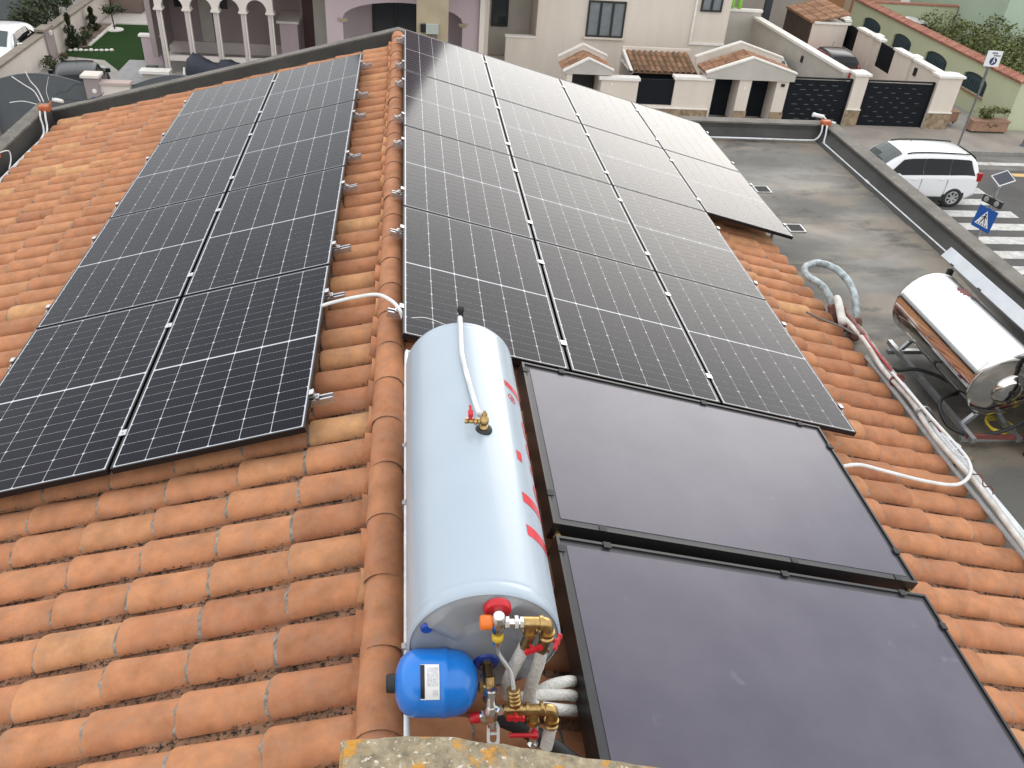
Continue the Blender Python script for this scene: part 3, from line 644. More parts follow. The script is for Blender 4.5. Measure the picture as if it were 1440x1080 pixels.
def ring_tag():
    b = MB(); c = Vector((.312, -2.52, -.005)); U = Vector((0, -.62, -.78)); W = Vector((1, 0, 0)); N = U.cross(W); n = 24; o = []; i_ = []
    for k in range(n):
        a = 2*PI*k/n; sx, sy = math.cos(a), math.sin(a); e = abs(sy)
        o.append(c+W*.022*sx+U*(.030*sy/max(.5, abs(sy))**.0+(.018 if sy > 0 else -.018))); i_.append(c+W*.012*sx+U*(.014*sy+(.016 if sy > 0 else -.016)))
    vs = o+i_+[p+N*.008 for p in o]+[p+N*.008 for p in i_]
    fs = []
    for k in range(n):
        q = (k+1) % n; fs += [(k, q, n+q, n+k), (2*n+k, 3*n+k, 3*n+q, 2*n+q), (k, 2*n+k, 2*n+q, q), (n+k, n+q, 3*n+q, 3*n+k)]
    b.add(vs, fs); b.obox(c, W*.012, U*.004, N*.004); return b
ring_tag().build('tundish', WHITEP, pg, fix=True)
lift(pg, .110)
# mixing valve with hot branch
mv = T('mixing_valve', 'chrome mixing valve with orange knob below the red flange', 'valve', (.32, -2.38, .45))
y_ = -2.375
m = MB(); m.cyl((.322, ty0-.03, .505), (.320, y_, .505), .017); nut(m, (.322, ty0-.032, .505), (0, -1, 0), .025, .02); m.lathe((.320, y_, .545), (0, 0, -1), [(0, .018), (.012, .025), (.055, .025), (.06, .021), (.075, .021), (.075, .016), (.09, .016)], 14)
m.cyl((.320, y_, .51), (.405, y_, .503), .014); nut(m, (.340, y_, .508), (1, 0, -.05), .021, .014); nut(m, (.372, y_, .506), (1, 0, -.05), .024, .012); nut(m, (.390, y_, .505), (1, 0, -.05), .020, .012); m.build('valve_body', CHROME, mv)
MB().lathe((.299, y_, .512), (-1, 0, .02), [(0, .019), (.004, .024), (.034, .025), (.040, .021), (.041, .012)], 16).build('orange_knob', mat('orange_plastic', (.72, .17, .02), .42), mv)
MB().lathe((.321, y_-.002, .452), (0, -.1, -1), [(0, .016), (.004, .020), (.022, .020), (.026, .015)], 12).build('yellow_collar', mat('yellow_plastic', (.68, .45, .03), .45), mv)
MB().cyl((.321, y_-.004, .428), (.322, y_-.006, .404), .014).build('hose_nut', CHROME, mv)
# hot manifold: brass tee and elbow, two stop valves
hm = T('hot_manifold', 'upper brass manifold with two red taps on the tank end', 'manifold', (.43, -2.38, .45))
m = MB(); m.cyl((.402, y_, .504), (.468, y_, .498), .0205); m.lathe((.455, y_, .499), (1, 0, -.05), [(0, .025), (.012, .025)], 14); m.tube([(.46, y_, .499), (.478, y_-.002, .496), (.484, y_-.004, .480), (.484, y_-.006, .450)], .021, 12)
m.cyl((.425, y_, .500), (.428, y_-.008, .445), .020); m.lathe((.427, y_-.005, .468), (.03, -.15, -1), [(0, .026), (.01, .026)], 14); m.lathe((.484, y_-.006, .462), (0, -.1, -1), [(0, .027), (.010, .027), (.010, .022), (.02, .022), (.02, .026), (.03, .026)], 14); m.build('brass_body', BRASS, hm)
m = MB(); m.cyl((.428, y_-.008, .448), (.412, y_-.016, .395), .019); m.cyl((.484, y_-.008, .435), (.474, y_-.014, .385), .019); nut(m, (.474, y_-.014, .392), (-.1, -.1, -1), .025, .014); m.build('stop_valve', OLDB, hm)
def tap(parent, c, d, nm='red_tap', s=1):
    c = Vector(c); d = Vector(d).normalized(); x, y, z = frame_of(d); b = MB(); b.cyl(c, c+d*.022*s, .006*s, seg=8); q = c+d*.024*s
    b.obox(q, x*.026*s, y*.007*s, z*.005*s); b.lathe(q-z*.006*s, d, [(0, .011*s), (.012*s, .011*s)], 10); b.lathe(q+x*.024*s-z*.006*s, d, [(0, .0095*s), (.012*s, .0095*s)], 10); b.lathe(q-x*.024*s-z*.006*s, d, [(0, .0095*s), (.012*s, .0095*s)], 10)
    b.build(nm, REDP, parent)
tap(hm, (.428, y_-.03, .425), (.35, -1, .15)); tap(hm, (.50, y_-.012, .42), (1, -.5, .25))
# lower cold manifold
cm = T('cold_manifold', 'lower brass manifold with red lever over the tiles', 'manifold', (.42, -2.49, 0))
yb = -2.49
m = MB(); m.cyl((.345, yb, .083), (.49, yb-.004, .078), .0195)
for x in (.352, .398, .420, .47): m.lathe((x, yb, .082), (1, -.02, -.03), [(0, .0235), (.010, .0235)], 14)
m.tube([(.485, yb-.004, .078), (.506, yb-.005, .076), (.514, yb-.007, .060), (.513, yb-.014, .020)], .021, 12); m.lathe((.513, yb-.012, .030), (0, -.3, -1), [(0, .026), (.01, .026), (.01, .022), (.018, .022), (.018, .025), (.028, .025)], 14)
m.cyl((.446, yb-.004, .075), (.449, yb-.02, .028), .0175); nut(m, (.448, yb-.015, .04), (0, -.3, -1), .024, .016); m.build('brass_body', BRASS, cm)
m = MB(); m.cyl((.385, yb+.004, .09), (.376, yb+.018, .165), .017); 
for k in range(4): m.lathe((.383-.0022*k, yb+.007+.0035*k, .105+.017*k), (-.1, .2, 1), [(0, .0185), (.004, .023), (.010, .023), (.014, .0185)], 14)
m.build('check_valve', BRASS, cm)
tap(cm, (.384, yb-.02, .088), (-.1, -1, .35), s=.95)
m = MB(); m.cyl((.449, yb-.02, .03), (.452, yb-.03, -.045), .0135); m.lathe((.451, yb-.026, .005), (0, -.15, -1), [(0, .018), (.025, .018)], 10); m.lathe((.452, yb-.031, -.05), (.02, -.2, -1), [(0, .012), (.014, .013), (.016, .020), (.024, .020)], 14); m.build('drain_valve', CHROME, cm)
MB().tube([(.452, yb-.05, .004), (.436, yb-.055, .012), (.40, yb-.055, .016), (.362, yb-.055, .018)], [.010, .008, .0075, .0075], 8).lathe((.452, yb-.032, .0), (0, -1, .2), [(0, .014), (.025, .014), (.03, .009)], 12).build('red_lever', REDP, cm)
lift(cm, .110)
MB().tube([(.321, y_-.006, .405), (.326, y_-.012, .37), (.345, y_-.032, .345), (.368, y_-.055, .315), (.374, y_-.08, .29), (.376, yb+.02, .275)], .0085, 10, smooth=5).build('flexible_hose', mat('braided_hose', (.52, .51, .50), .38, .7, col2=(.35, .34, .33), scale=220, amt=.7), label='grey braided hose from the mixing valve down to the lower manifold', cat='hose')
# insulated white pipes
INS = mat('white_insulation', (.66, .645, .61), .85, col2=(.56, .54, .50), scale=55, amt=.4, bump=.9, bscale=95)
def ins(pts, r, lab): MB().tube(pts, r, 12, smooth=5, wob=.035).build('insulated_pipe', INS, label=lab, cat='pipe')
ins([(.414, y_-.012, .40), (.398, y_-.014, .34), (.376, y_-.014, .25), (.366, y_-.012, .17), (.376, y_-.006, .115), (.42, y_+.005, .075), (.52, y_+.04, .03), (.63, -2.285, -.055), (.70, -2.24, -.15), (.80, -2.2, -.2)], .0215, 'white insulated pipe dropping from the upper manifold tee')
ins([(.474, y_-.014, .385), (.468, y_-.018, .31), (.455, y_-.022, .22), (.449, y_-.03, .14), (.466, y_-.03, .075), (.53, y_-.01, .02), (.625, -2.33, -.085), (.70, -2.28, -.17), (.8, -2.26, -.21)], .0225, 'white insulated pipe dropping from the upper manifold elbow')
ins([(.47, y_+.05, .0), (.54, y_+.08, .02), (.62, -2.25, -.02), (.68, -2.20, -.10), (.80, -2.16, -.19)], .0215, 'white insulated pipe curving from behind under the collector')
ins([(.512, yb-.02, .105), (.506, yb-.034, .07), (.498, yb-.05, .03)], .0225, 'short white insulated pipe under the lower manifold')
MB().tube([(.33, -2.40, .02), (.40, -2.42, -.005), (.50, -2.46, -.045), (.60, -2.53, -.075), (.72, -2.62, -.11), (.85, -2.7, -.15)], .030, 12, smooth=4).build('black_pipe', BRUB, label='thick black insulated pipe running over the tiles under the collector', cat='pipe')

# ================================================================== TERRACE: STEEL WATER HEATER
CHR2 = mat('polished_steel', (.70, .69, .675), .09, 1.0)
wx, wz, wr, wy0, wy1 = 4.575, -.75, .298, .62, 1.84
wh = T('steel_water_heater', 'polished stainless steel water tank on a low frame on the terrace', 'water tank', (wx, 1.2, -1.25))
Lw = wy1-wy0
MB().lathe((wx, wy0, wz), (0, 1, 0), [(-.035, .06), (-.030, .085), (-.028, .15), (-.022, .18), (-.022, .225), (-.012, .27), (0, wr-.004), (.004, wr+.004), (.012, wr+.004), (.014, wr), (.02, wr), (.03, wr), (Lw-.03, wr), (Lw-.02, wr), (Lw-.014, wr), (Lw-.012, wr+.004), (Lw-.004, wr+.004), (Lw, wr-.004), (Lw+.02, .24), (Lw+.03, .1), (Lw+.032, .01)], 72).build('shell', CHR2, wh)
MB().lathe((wx+.02, wy0-.030, wz-.03), (0, -1, 0), [(0, .135), (.006, .138), (.014, .132), (.02, .11), (.03, .10), (.034, .07), (.036, .02)], 40).build('service_cover', CHR2, wh)
MB().obox((wx+.02, wy0-.068, wz-.03), (.020, 0, 0), (0, .003, 0), (0, 0, .018)).build('cover_label', BLACK, wh)
RUST = mat('red_primer', (.20, .045, .035), .7, col2=(.11, .035, .03), scale=20)
def rag(cx, a0, r):
    b = MB(); n = 22; R = random.Random(5); c = []
    def P(y, a, h): return (wx+(wr+h)*math.cos(a), y, wz+(wr+h)*math.sin(a))
    ring = []
    for k in range(n):
        t = 2*PI*k/n; q = r*(1 if k % 2 else .55)*R.uniform(.7, 1.1); ring.append(P(cx+q*1.2*math.sin(t), a0+q/wr*math.cos(t)*1.1, .0025))
    b.add([P(cx, a0, .006)]+ring, [(0, 1+k, 1+(k+1) % n) for k in range(n)], 0); return b
rag(1.53, 1.33, .085).build('paint_splash', RUST, wh, label='dark red paint splash on the steel shell')
fr = MB()
fr.box(4.335, 4.375, .42, 1.82, -1.16, -1.12); fr.box(4.72, 4.76, .42, 1.82, -1.16, -1.12)
for y in (.5, 1.72): fr.box(4.30, 5.2, y-.02, y+.02, -1.20, -1.162)
for y in (.62, 1.66):
    fr.prism([(4.36, y-.015, -1.12), (4.40, y-.015, -1.12), (4.46, y-.015, -1.03), (4.42, y-.015, -1.03)], (0, .03, 0)); fr.prism([(4.66, y-.015, -1.03), (4.62, y-.015, -1.03), (4.70, y-.015, -1.12), (4.74, y-.015, -1.12)], (0, .03, 0))
fr.build('frame', STEEL, wh, fix=True)
MB().obox((4.66, .46, -1.14), (.33, -.02, .0), (0, .012, 0), (0, 0, .018)).build('red_brace', RUST, wh)
# its collector, sloping away from the tank
wc = T('terrace_collector', 'white framed flat collector leaning beside the steel tank', 'collector', (5.2, 1.2, -1.25))
ct = math.radians(38); D = Vector((math.cos(ct), 0, -math.sin(ct))); N = Vector((math.sin(ct), 0, math.cos(ct))); tp = Vector((4.84, 0, -.365))
cy0, cy1 = .12, 2.17
c_ = tp+D*.62-N*.05+Vector((0, (cy0+cy1)/2, 0))
WALU = mat('white_aluminium', (.58, .60, .63), .42, .3, col2=(.5, .52, .55), scale=8)
MB().obox(c_, D*.62, (0, (cy1-cy0)/2, 0), N*.055).build('case', WALU, wc, bevel=.004)
MB().obox(c_+N*.0565, D*.59, (0, (cy1-cy0)/2-.03, 0), N*.003).build('glass', mat('collector_glass', (.10, .12, .12), .15, col2=(.14, .16, .155), scale=5), wc)
for y in (1.98, 1.55, .7, .3): MB().obox(tp-N*.10+D*-.004+Vector((0, y, 0)), D*.004, (0, .02, 0), N*.006).build('rivet', BRUB, wc)
lg = MB()
for y in (2.0, .35): lg.box(4.78, 4.82, y-.02, y+.02, -1.25, -.5); lg.box(5.66, 5.70, y-.02, y+.02, -1.25, -1.20)
lg.build('leg', BRUB, wc)
# wrapped pipes leaving the tiles
GREYW = mat('foil_wrap', (.46, .54, .56), .45, col2=(.17, .18, .18), scale=13, amt=.55, bump=.7, bscale=60)
MB().tube([(4.00, 2.30, -1.06), (3.97, 2.42, -.98), (3.93, 2.55, -.95), (3.87, 2.70, -.95), (3.92, 2.86, -.94), (4.08, 2.92, -.93), (4.22, 2.82, -.94), (4.27, 2.62, -.97), (4.26, 2.42, -1.02), (4.23, 2.26, -1.10), (4.20, 2.14, -1.2)], .033, 12, smooth=5, wob=.09).build('wrapped_pipe', GREYW, label='pipe loop wrapped in torn grey foil standing on the terrace', cat='pipe')
bt = MB()
for p, q, r in (((4.02, 2.26, -1.24), (4.0, 2.32, -1.04), .05), ((4.2, 2.16, -1.24), (4.2, 2.2, -1.12), .045), ((4.10, 2.2, -1.24), (4.06, 2.26, -1.06), .055), ((4.14, 2.05, -1.24), (4.12, 2.06, -1.15), .06)):
    bt.tube([p, (Vector(p)+Vector(q))/2+Vector((.012, -.01, 0)), q], r, 9, wob=.22)
bt.build('pipe_sleeve', mat('rusty_sleeve', (.17, .06, .045), .9, col2=(.27, .18, .15), scale=26, amt=.5, bump=.8), label='rust red sleeves where the pipes come up through the terrace', cat='sleeve')
WH2 = mat('dirty_white_pipe', (.70, .69, .67), .6, col2=(.48, .45, .40), scale=11, amt=.5, bump=.3, bscale=60)
MB().tube([(4.06, 2.28, -1.1), (4.02, 2.30, -1.0), (3.985, 2.24, -.95), (3.94, 2.08, -.96), (3.90, 1.9, -1.0)], .036, 12, smooth=5, wob=.05).build('insulated_pipe', WH2, label='stubby white insulated pipe bending over beside the foil loop', cat='pipe')
eave = [((3.965, .0), 'thick white pipe laid along the eaves gutter', .026, WH2, -1.03), ((4.03, .0), 'second thick white pipe beside the eaves pipe', .026, PVC, -1.06), ((4.00, .0), 'thin red pipe strapped over the white eaves pipes', .013, mat('red_pipe', (.36, .03, .035), .45), -.985)]
for (x, _), lab, r, mm, z in eave:
    r *= .78; pts = [(x-.03, 1.98, z+.05), (x+.012, 1.6, z+.03), (x-.012, 1.2, z+.012), (x+.018, .8, z+.01), (x-.012, .35, z-.004), (x+.012, -.2, z+.006), (x-.008, -.9, z), (x+.008, -1.7, z), (x, -3.4, z)]
    if r < .02: pts = [(3.99, 1.75, -.98), (3.985, 1.3, -.985), (3.985, .85, -.985), (4.03, .55, -1.02), (4.08, .4, -1.08)]
    MB().tube(pts, r, 10, smooth=4).build('eaves_pipe', mm, label=lab, cat='pipe')
MB().tube([(2.80, -.24, -.80), (3.0, -.20, -.80), (3.2, -.21, -.85), (3.5, -.25, -.915), (3.78, -.22, -.985), (3.96, -.10, -1.0), (4.03, .05, -1.0), (4.02, .22, -.99), (3.98, .48, -.97), (3.97, .8, -.97), (3.96, 1.1, -.97)], .013, 8, smooth=5).build('white_hose', WHITEP, label='white hose leaving the collector and turning along the eaves', cat='hose')
MB().tube([(3.5, 1.86, -.86), (3.65, 1.84, -.92), (3.8, 1.78, -.95), (3.92, 1.68, -.98)], .009, 7, smooth=4).build('grey_cable', mat('grey_cable', (.12, .115, .11), .6), label='dark grey cable lying in a channel between the tiles', cat='cable')
for k, pts in enumerate(([(4.0, 1.4, -1.04), (4.14, 1.32, -1.10), (4.3, 1.3, -1.08), (4.46, 1.25, -1.1), (4.6, 1.12, -1.12)], [(4.5, .95, -1.08), (4.38, .88, -1.04), (4.25, .80, -1.03), (4.20, .70, -1.06), (4.24, .58, -1.13), (4.4, .50, -1.15), (4.6, .48, -1.10), (4.78, .50, -1.0), (4.86, .56, -.9)])):
    MB().tube(pts, .016, 8, smooth=5).build('black_hose', BRUB, label=['black hose from the eaves pipes to the steel tank', 'black hose looping round the end of the steel tank'][k], cat='hose')
YEL = mat('yellow_hose', (.66, .50, .04), .45)
for k, (cx, cy, cz, r, n) in enumerate(((5.15, .50, -1.21, .17, 4), (4.74, .66, -1.2, .10, 3))):
    pts = []
    for i in range(n*14): a = 2*PI*i/14; q = r*(1+.10*math.sin(i*.61)); pts.append((cx+q*math.cos(a), cy+q*math.sin(a), cz+.010*(i/14)+.008*math.sin(i)))
    MB().tube(pts, .010, 7, smooth=0).build('hose_coil', YEL, label=['coil of yellow hose lying on the terrace', 'yellow hose bundle under the steel tank'][k], cat='hose')
MB().box(4.86, 4.94, .28, .36, -1.25, -.80).box(4.84, 4.96, .26, .38, -1.249, -1.235).build('grey_post', STEEL, label='short grey metal post standing beside the yellow hose coil', cat='post')
LEAFB = mat('dry_leaf', (.26, .19, .11), .8, col2=(.16, .12, .07), scale=30)
MB().add([(4.20+.16*math.cos(a)*(.7+.3*math.sin(3*a)), .30+.10*math.sin(a), -1.238+.014*math.cos(2*a)) for a in [2*PI*i/14 for i in range(14)]], [tuple(range(14))]).build('cardboard_scrap', LEAFB, label='curled brown scrap lying on the terrace below the frame', cat='litter')
MAR = mat('maroon_wrap', (.15, .04, .035), .75, col2=(.24, .12, .10), scale=24, amt=.5, bump=.6)
MB().tube([(4.02, 2.18, -1.02), (4.0, 1.98, -.99), (3.985, 1.8, -.985), (3.98, 1.68, -.985)], .024, 9, smooth=5, wob=.16).build('wrapped_pipe', MAR, label='pipe in torn maroon wrapping beside the stubby white pipe', cat='pipe')
MB().tube([(4.12, 2.08, -1.12), (4.07, 1.9, -1.04), (4.03, 1.72, -1.0), (4.0, 1.5, -1.0), (4.01, 1.2, -1.0)], .018, 9, smooth=5, wob=.14).build('wrapped_pipe', mat('patchy_wrap', (.42, .36, .31), .8, col2=(.16, .07, .055), scale=20, amt=.6, bump=.5), label='pipe in patchy pale and rusty wrapping by the foil loop', cat='pipe')
for k, (dx, dz, mm) in enumerate(((.075, -.035, PVC), (-.03, -.055, mat('grey_pipe', (.4, .41, .42), .5, col2=(.3, .3, .3), scale=12)))):
    MB().tube([(3.99+dx, 1.5, -1.03+dz), (4.0+dx, .9, -1.035+dz), (3.99+dx, .2, -1.04+dz), (4.0+dx, -.8, -1.04+dz), (3.995+dx, -3.4, -1.04+dz)], .018, 9, smooth=5).build('eaves_pipe', mm, label=['slim white pipe on the terrace side of the eaves pipes', 'slim grey pipe tucked under the eaves tiles'][k], cat='pipe')
for k in range(4):
    R_ = random.Random(k+40); y = 1.15-.42*k; pts = [(3.97+R_.uniform(-.02, .09), y-.05*i+R_.uniform(-.03, .03), -.985+R_.uniform(-.03, .03)) for i in range(6)]
    MB().tube(pts, .0045, 6, smooth=5).build('loose_cable', [RUST, BRUB, WHITEP, RUST][k], label=['rusty loose wire twisted round the eaves pipes', 'black loose wire twisted round the eaves pipes', 'white loose wire twisted round the eaves pipes', 'rusty wire end hanging off the eaves pipes'][k], cat='wire')
# small brackets and wire loops among the pipes
for k, y in enumerate((1.05, .62)):
    b = MB(); b.lathe((4.0, y, -1.02), (0, 1, 0), [(0, .062), (.014, .062)], 14); b.build('pipe_strap', RUST if k == 0 else STEEL, label=['dark red strap holding the eaves pipes', 'steel strap holding the eaves pipes'][k], cat='strap')
# ------------------------------------------------------------------ conduits and orange boxes on the parapets
ORB = mat('orange_box', (.46, .13, .045), .55, col2=(.36, .10, .04), scale=20)
bx = T('junction_box', 'orange junction box on the terrace parapet corner', 'junction box', (6.10, 7.40, -1.03))
MB().box(6.03, 6.17, 7.37, 7.47, -1.03, -.955).build('box_body', ORB, bx, bevel=.012); MB().cyl((6.04, 7.42, -.985), (6.01, 7.42, -.985), .014).cyl((6.07, 7.37, -1.0), (6.07, 7.345, -1.0), .014).build('gland', ORB, bx)
MB().lathe((6.10, 7.52, -.94), (-1, .2, .12), [(0, .022), (.012, .028), (.13, .028), (.14, .032), (.17, .032)], 14).cyl((6.12, 7.48, -.96), (6.08, 7.5, -.93), .012).build('camera_tube', WHITEP, bx)
MB().cyl((6.17, 7.43, -.985), (6.25, 7.42, -.99), .014).build('white_plug', WHITEP, bx)
MB().tube([(6.02, 7.34, -1.0), (6.01, 7.30, -1.10), (5.95, 7.28, -1.19), (5.8, 7.28, -1.21), (5.0, 7.285, -1.21), (3.96, 7.28, -1.21)], .0125, 9, smooth=4).build('conduit', PVC, label='white conduit along the foot of the far terrace parapet', cat='conduit')
MB().tube([(6.08, 7.32, -1.0), (6.07, 7.26, -1.12), (6.03, 7.15, -1.20), (6.03, 6.8, -1.21), (6.03, 3, -1.21), (6.03, 0, -1.21), (6.03, -3.5, -1.21)], .013, 9, smooth=4).build('conduit', PVC, label='white conduit along the foot of the long terrace parapet', cat='conduit')
for i, y in enumerate((5.75, 3.7)): MB().cyl((6.03, y-.05, -1.21), (6.03, y+.05, -1.21), .017).build('conduit_coupling', PVC, label='white coupling on the long terrace conduit', cat='coupling', group='conduit couplings')
bx = T('junction_box', 'orange junction box with loose wires on the eaves parapet corner', 'junction box', (-4.55, 7.1, -1.08))
MB().box(-4.60, -4.47, 6.99, 7.10, -1.06, -.985).build('box_body', ORB, bx, bevel=.012)
MB().cyl((-4.57, 6.99, -1.03), (-4.57, 6.96, -1.03), .013).cyl((-4.51, 6.99, -1.03), (-4.51, 6.96, -1.03), .013).cyl((-4.48, 7.08, -.985), (-4.45, 7.1, -.95), .012).build('gland', ORB, bx)
MB().lathe((-4.45, 7.14, -.94), (1, -.1, -.15), [(0, .02), (.012, .027), (.12, .025), (.13, .02)], 12).build('camera_tube', WHITEP, bx)
WGREY = mat('grey_wire', (.42, .42, .42), .6)
for k, (mm, pts) in enumerate(((WHITEP, [(-4.58, 7.08, -.96), (-4.64, 7.12, -.84), (-4.74, 7.12, -.76), (-4.85, 7.1, -.66)]), (WHITEP, [(-4.54, 7.08, -.96), (-4.60, 7.14, -.82), (-4.66, 7.14, -.72), (-4.68, 7.12, -.60)]), (WGREY, [(-4.48, 7.1, -.95), (-4.50, 7.14, -.84), (-4.47, 7.16, -.74), (-4.43, 7.14, -.66)]), (BRUB, [(-4.44, 7.12, -.93), (-4.36, 7.16, -.86), (-4.26, 7.16, -.84), (-4.14, 7.16, -.75), (-4.05, 7.12, -.74)]), (BRUB, [(-4.40, 7.12, -.95), (-4.28, 7.14, -.93), (-4.12, 7.16, -.95), (-3.9, 7.18, -.90), (-3.82, 7.18, -.84)]), (WHITEP, [(-4.62, 7.05, -.98), (-4.78, 7.06, -.95), (-4.94, 7.05, -.97)]))):
    MB().tube(pts, .0065 if k < 2 else .0045, 6, smooth=5).build('loose_wire', mm, bx)
for k, dx in enumerate((0, .075)):
    MB().tube([(-4.57+dx*.8, 6.97, -1.035), (-4.565+dx*.8, 6.92, -1.12), (-4.52+dx*.6, 6.82, -1.20), (-4.47+dx*.3, 6.6, -1.235), (-4.445-dx*.3, 6.0, -1.24), (-4.445-dx*.3, 3.5, -1.24)], .012, 8, smooth=4).build('conduit', PVC, label='white conduit lying in the gutter below the eaves tiles', cat='conduit', group='conduits in the gutter')
bx = T('junction_box', 'small orange box lower down the eaves parapet with a pale wire', 'junction box', (-4.55, 5.55, -1.09))
MB().box(-4.62, -4.51, 5.40, 5.53, -1.085, -1.02).build('box_body', ORB, bx, bevel=.01); MB().tube([(-4.53, 5.53, -1.04), (-4.48, 5.66, -1.06), (-4.47, 5.64, -1.15), (-4.46, 5.5, -1.22)], .007, 6, smooth=4).build('loose_wire', WHITEP, bx)

# ================================================================== ACROSS THE ROAD
BEIGE = mat('beige_plaster', (.70, .625, .545), .9, col2=(.62, .55, .475), scale=1.6, amt=.3, bump=.15, bscale=30, stretch=(1, 1, .22))
WHT = mat('white_coping', (.82, .79, .74), .8, col2=(.70, .67, .62), scale=4)
GREYP = mat('grey_plaster', (.50, .465, .42), .9, col2=(.42, .40, .35), scale=1.4, amt=.4)
LAV = mat('lavender_plaster', (.50, .41, .43), .9, col2=(.46, .375, .395), scale=1.1, stretch=(1, 1, .22))
LAVD = mat('mauve_plaster', (.33, .275, .27), .9, col2=(.30, .25, .245), scale=1.2)
CREAM = mat('cream_plaster', (.72, .66, .60), .9, col2=(.66, .60, .545), scale=1.5, stretch=(1, 1, .22))
OCHRE = mat('ochre_wall', (.43, .35, .235), .9, col2=(.35, .29, .20), scale=2.2, amt=.4)
ANTH = mat('anthracite_metal', (.007, .009, .012), .65, spec=.15, col2=(.010, .012, .016), scale=5)
SLOTM = mat('painted_slot_light', (.16, .17, .18), .6)  # pale colour for light showing through the gate gaps
GLASSD = mat('window_glass', (.035, .04, .045), .08)
CURT = mat('curtain', (.20, .22, .235), .6, col2=(.15, .17, .18), scale=3)
WFR = mat('dark_window_frame', (.022, .02, .02), .5)
BROWN = mat('brown_boards', (.075, .047, .036), .7, col2=(.055, .035, .028), scale=7)
GREEN = mat('pale_green_plaster', (.50, .53, .36), .9, col2=(.46, .49, .33), scale=.8, amt=.4, stretch=(1, 1, .22))
MINT = mat('mint_plaster', (.42, .52, .40), .9, col2=(.39, .48, .37), scale=1)
TEAL = mat('teal_shutter', (.028, .055, .068), .55, col2=(.022, .045, .058), scale=6)
TRUNK = mat('bark', (.10, .075, .055), .9, col2=(.06, .045, .035), scale=12)
def stone_mat():
    m = bpy.data.materials.new('stone_cladding'); m.use_nodes = True; t = m.node_tree; b = t.nodes['Principled BSDF']; b.inputs['Roughness'].default_value = .9
    g = t.nodes.new('ShaderNodeNewGeometry'); v = t.nodes.new('ShaderNodeTexVoronoi'); v.inputs['Scale'].default_value = 7; t.links.new(g.outputs['Position'], v.inputs['Vector'])
    r = t.nodes.new('ShaderNodeValToRGB'); r.color_ramp.elements[0].color = (.16, .115, .07, 1); r.color_ramp.elements[1].color = (.38, .29, .19, 1); t.links.new(v.outputs['Color'], r.inputs[0]); t.links.new(r.outputs[0], b.inputs['Base Color']); return m
STONE = stone_mat()
def win(parent, x0, x1, z0, z1, y, n=2, glass=GLASSD, frame=WFR, sill=None, t=.07):
    """framed window in a wall that faces -y, glass panes set back in the frame"""
    f = MB(); f.box(x0, x1, y-.03, y+.05, z0, z0+t).box(x0, x1, y-.03, y+.05, z1-t, z1).box(x0, x0+t, y-.03, y+.05, z0+t, z1-t).box(x1-t, x1, y-.03, y+.05, z0+t, z1-t)
    wd = (x1-x0-2*t-(n-1)*t*1.3)/n
    for k in range(1, n): xx = x0+t+k*wd+(k-1)*t*1.3; f.box(xx, xx+t*1.3, y-.03, y+.05, z0+t, z1-t)
    o = f.build('window', frame, parent)
    for k in range(n): xx = x0+t+k*(wd+t*1.3); MB().box(xx, xx+wd, y+.012, y+.03, z0+t, z1-t).build('pane', glass, o)
    if sill: MB().box(x0-.08, x1+.08, y-.10, y+.02, z0-.07, z0-.001).build('sill', sill, o)
    return o
def arch_pts(x0, x1, zs, rise, n=12):
    c = (x0+x1)/2; a = (x1-x0)/2; return [(c-a*math.cos(PI*k/n), zs+rise*math.sin(PI*k/n)) for k in range(n+1)]
def arch_wall(x0, x1, zs, rise, ztop, y0, y1, mb):
    """wall panel above an arched opening"""
    P = arch_pts(x0, x1, zs, rise)
    for (xa, za), (xb, zb) in zip(P, P[1:]): mb.prism([(xa, y0, za), (xb, y0, zb), (xb, y0, ztop), (xa, y0, ztop)], (0, y1-y0, 0))
def small_tiles(mb, o, ax, dn, na, nd, pitch, ln, r):
    """na columns across (ax), nd tiles down (dn) of half round tiles from corner o"""
    o, ax, dn = Vector(o), Vector(ax).normalized(), Vector(dn).normalized(); up = ax.cross(dn); up = up if up.z > 0 else -up
    for i in range(na):
        for j in range(nd):
            mb.cur = random.random(); vs = []
            for t, k, h in ((-.12, .9, 0), (1, 1, .018)):
                for q in range(6):
                    a = PI*q/5; p = o+ax*(pitch*(i+.5)-r*k*math.cos(a))+dn*(ln*(j+t))+up*(r*k*.8*math.sin(a)+h); vs.append(p)
            mb.add(vs, [(q, q+1, 7+q, 6+q) for q in range(5)], 0, True)
            lo = vs[6:]; mb.add(lo+[p-up*.015 for p in lo], [(q, q+1, 7+q, 6+q) for q in range(5)], 0)
    e = [o, o+ax*pitch*na, o+ax*pitch*na+dn*ln*nd, o+dn*ln*nd]; mb.cur = .2; mb.add([p+up*.004 for p in e]+[p-up*.05 for p in e], [(0, 1, 2, 3), (7, 6, 5, 4), (0, 4, 5, 1), (1, 5, 6, 2), (2, 6, 7, 3), (3, 7, 4, 0)])

